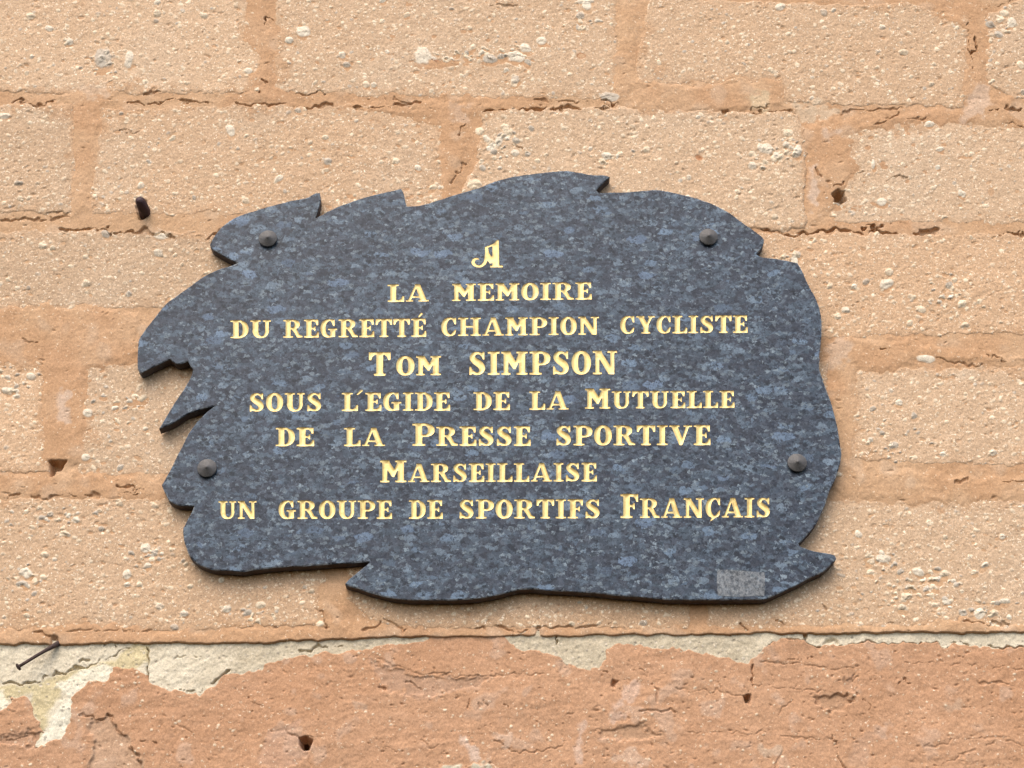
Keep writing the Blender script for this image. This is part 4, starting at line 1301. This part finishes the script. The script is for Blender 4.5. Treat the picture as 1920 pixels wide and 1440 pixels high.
# gilded letters, cut into the face: one mesh per word under its line
line_labels = ['single ornate gilded letter at the head of the text', 'two gilded words, second line of the text', 'four gilded words, third line of the text', 'gilded name in larger capitals',
               'five gilded words, fifth line of the text', 'four gilded words, sixth line of the text', 'one long gilded word on its own', 'lowest and widest gilded line']
line_obj = {}
for wi, (li, txt, W) in enumerate(words_geo):
    if li not in line_obj:
        line_obj[li] = empty('inscription_line', parent=plaque)
        line_obj[li]['label'] = line_labels[li]
    ft = T[owner == wi]
    used = np.unique(ft)
    mp = -np.ones(len(V2), int)
    mp[used] = np.arange(len(used))
    vs = to3(V2[used], YF)
    vs[:, 1] += CUT[used]
    vs = list(vs)
    fs = []
    for t in ft:
        q = V2[t]
        s = (q[1, 0] - q[0, 0]) * (q[2, 1] - q[0, 1]) - (q[2, 0] - q[0, 0]) * (q[1, 1] - q[0, 1])
        f = [mp[t[0]], mp[t[1]], mp[t[2]]]
        fs.append(f if s > 0 else f[::-1])
    for lp in W:
        m0 = len(vs)
        m = len(lp)
        vs += list(to3(lp, YF + 0.00002)) + list(to3(lp, YF + DEPTH))
        for i in range(m):
            j = (i + 1) % m
            fs.append((m0 + i, m0 + j, m0 + m + j, m0 + m + i))
    n_floor = len(ft)
    wo_ = mesh_obj('engraved_word', vs, fs, M_GOLD, line_obj[li])
    wo_.data.polygons.foreach_set('use_smooth', [k < n_floor for k in range(len(fs))])


# ------------------------------------------------------------------ round things
def lathe(profile, seg=40):
    """profile (radius, height); axis -y (out of the wall)"""
    vs, fs = [], []
    for r, h in profile:
        for k in range(seg):
            a = 2 * math.pi * k / seg
            vs.append((r * math.cos(a), -h, r * math.sin(a)))
    for i in range(len(profile) - 1):
        for k in range(seg):
            a, b = i * seg + k, i * seg + (k + 1) % seg
            fs.append((a, b, b + seg, a + seg))
    return vs, fs


M_BOLT = rust_material('dulled_steel', (0.075, 0.068, 0.062), (0.125, 0.115, 0.105), 0.62, 0.35)
bolt0 = None
for (u, v) in ((503, 447), (1328, 444), (389, 877), (1494, 867)):
    P = at(np.array(float(u)), np.array(float(v + 3)), YF) - OFF
    if bolt0 is None:
        vs, fs = lathe([(0.0085, -0.003), (0.0085, 0.0012), (0.0108, 0.0014), (0.0112, 0.0022), (0.0111, 0.0040), (0.0105, 0.0047), (0.0026, 0.0066), (0.0018, 0.0078), (0.0006, 0.0084), (0.00005, 0.0085)])
        bolt0 = mesh_obj('bolt', vs, fs, M_BOLT, plaque)
        for p in bolt0.data.polygons:
            p.use_smooth = True
        b = bolt0
    else:
        b = bolt0.copy()
        COL.objects.link(b)
        b.parent = plaque
    b.location = P

# scuffed label stuck on the lower right of the slab
g = granite_material('label_residue', 0.55)
src = g.b.inputs['Base Color'].links[0].from_socket
cc = g.coord()
fleck = g.ramp(g.noise(g.mapping(cc, (1.0, 1.0, 0.8), (0, 0.3, 0)), 300, 4, 0.75).outputs['Fac'], [(0.36, (0.05, 0.055, 0.06)), (0.50, (0.17, 0.175, 0.175)), (0.66, (0.32, 0.325, 0.32))])
g.l(g.mix(0.62, src, fleck), g.b.inputs['Base Color'])
M_STICK = g.m
q = [(1345, 1069), (1366, 1068), (1389, 1070), (1412, 1072), (1434, 1073), (1434, 1096), (1433, 1117), (1422, 1117), (1390, 1119), (1386, 1119), (1362, 1118), (1346, 1117), (1344, 1092)]
q = np.array(q, float)
top = at(q[:, 0], q[:, 1], YF)[:, [0, 2]]
vs = list(to3(top, YF - 0.00028)) + list(to3(top, YF - 0.00002))
k = len(q)
fs = [tuple(range(k))[::-1]] + [(i, (i + 1) % k, (i + 1) % k + k, i + k) for i in range(k)]
mesh_obj('label_sticker', vs, fs, M_STICK, plaque)

# ------------------------------------------------------------------ rusty iron left in the wall
M_RUST = rust_material('dark_rust', (0.030, 0.016, 0.012), (0.075, 0.042, 0.032), 0.8, 0.1)
M_RUST2 = rust_material('maroon_rust', (0.022, 0.008, 0.009), (0.055, 0.020, 0.022), 0.65, 0.1)


def tube(path, seg=14, jitter=0.05, seed=1):
    """path: list of (Vector, radius); closed with rounded ends"""
    rr = random.Random(seed)
    vs, fs = [], []
    npt = len(path)
    for i, (p, r) in enumerate(path):
        d = (path[min(i + 1, npt - 1)][0] - path[max(i - 1, 0)][0]).normalized()
        a = d.orthogonal().normalized() if i == 0 else (a - d * a.dot(d)).normalized()
        b = d.cross(a)
        for k in range(seg):
            t = 2 * math.pi * k / seg
            q = r * (1 + rr.uniform(-jitter, jitter))
            vs.append(p + a * (q * math.cos(t)) + b * (q * math.sin(t)))
    for i in range(npt - 1):
        for k in range(seg):
            a0, b0_ = i * seg + k, i * seg + (k + 1) % seg
            fs.append((a0, b0_, b0_ + seg, a0 + seg))
    fs.append(tuple(range(seg))[::-1])
    fs.append(tuple((npt - 1) * seg + k for k in range(seg)))
    return vs, fs


def A3(u, v, y):
    return Vector(at(np.array(float(u)), np.array(float(v)), y))


base = A3(108, 1207, 0.004)
nail = empty('bent_nail', base)
tag(nail, 'thin rusty nail with a small head, bent down over the white lime strip', 'nail')
p = [A3(116, 1203, 0.010), A3(108, 1207, 0.001), A3(97, 1213, -0.004), A3(84, 1220.5, -0.0075), A3(66, 1231, -0.012), A3(48, 1242, -0.0155), A3(36, 1249.5, -0.018)]
rad = [0.0031, 0.0032, 0.0025, 0.0020, 0.00185, 0.0018, 0.0018]
vs, fs = tube([(a - base, r) for a, r in zip(p, rad)], seed=3)
mesh_obj('shank', vs, fs, M_RUST, nail, True)
ax = (p[-1] - p[-2]).normalized()
h0 = p[-1] - base
vs, fs = tube([(h0 - ax * 0.0004, 0.0019), (h0 + ax * 0.0004, 0.0040), (h0 + ax * 0.0016, 0.0043), (h0 + ax * 0.0022, 0.0032), (h0 + ax * 0.0023, 0.0008)], seed=4)
mesh_obj('nail_head', vs, fs, M_RUST, nail, True)

base = A3(271, 402, 0.0)
p = [A3(272, 404, 0.010), A3(272, 400, 0.002), A3(270, 393, -0.006), A3(266, 384, -0.013), A3(262, 376, -0.019), A3(260.5, 373, -0.0215), A3(260, 371.5, -0.0225)]
rad = [0.0070, 0.0071, 0.0070, 0.0066, 0.0057, 0.0043, 0.0014]
vs, fs = tube([(a - base, r) for a, r in zip(p, rad)], jitter=0.08, seed=6)
stub = mesh_obj('rusted_peg', vs, fs, M_RUST2, None, True)
stub.location = base
tag(stub, 'stubby dark maroon rusted iron peg sticking out of a mortar joint', 'peg')
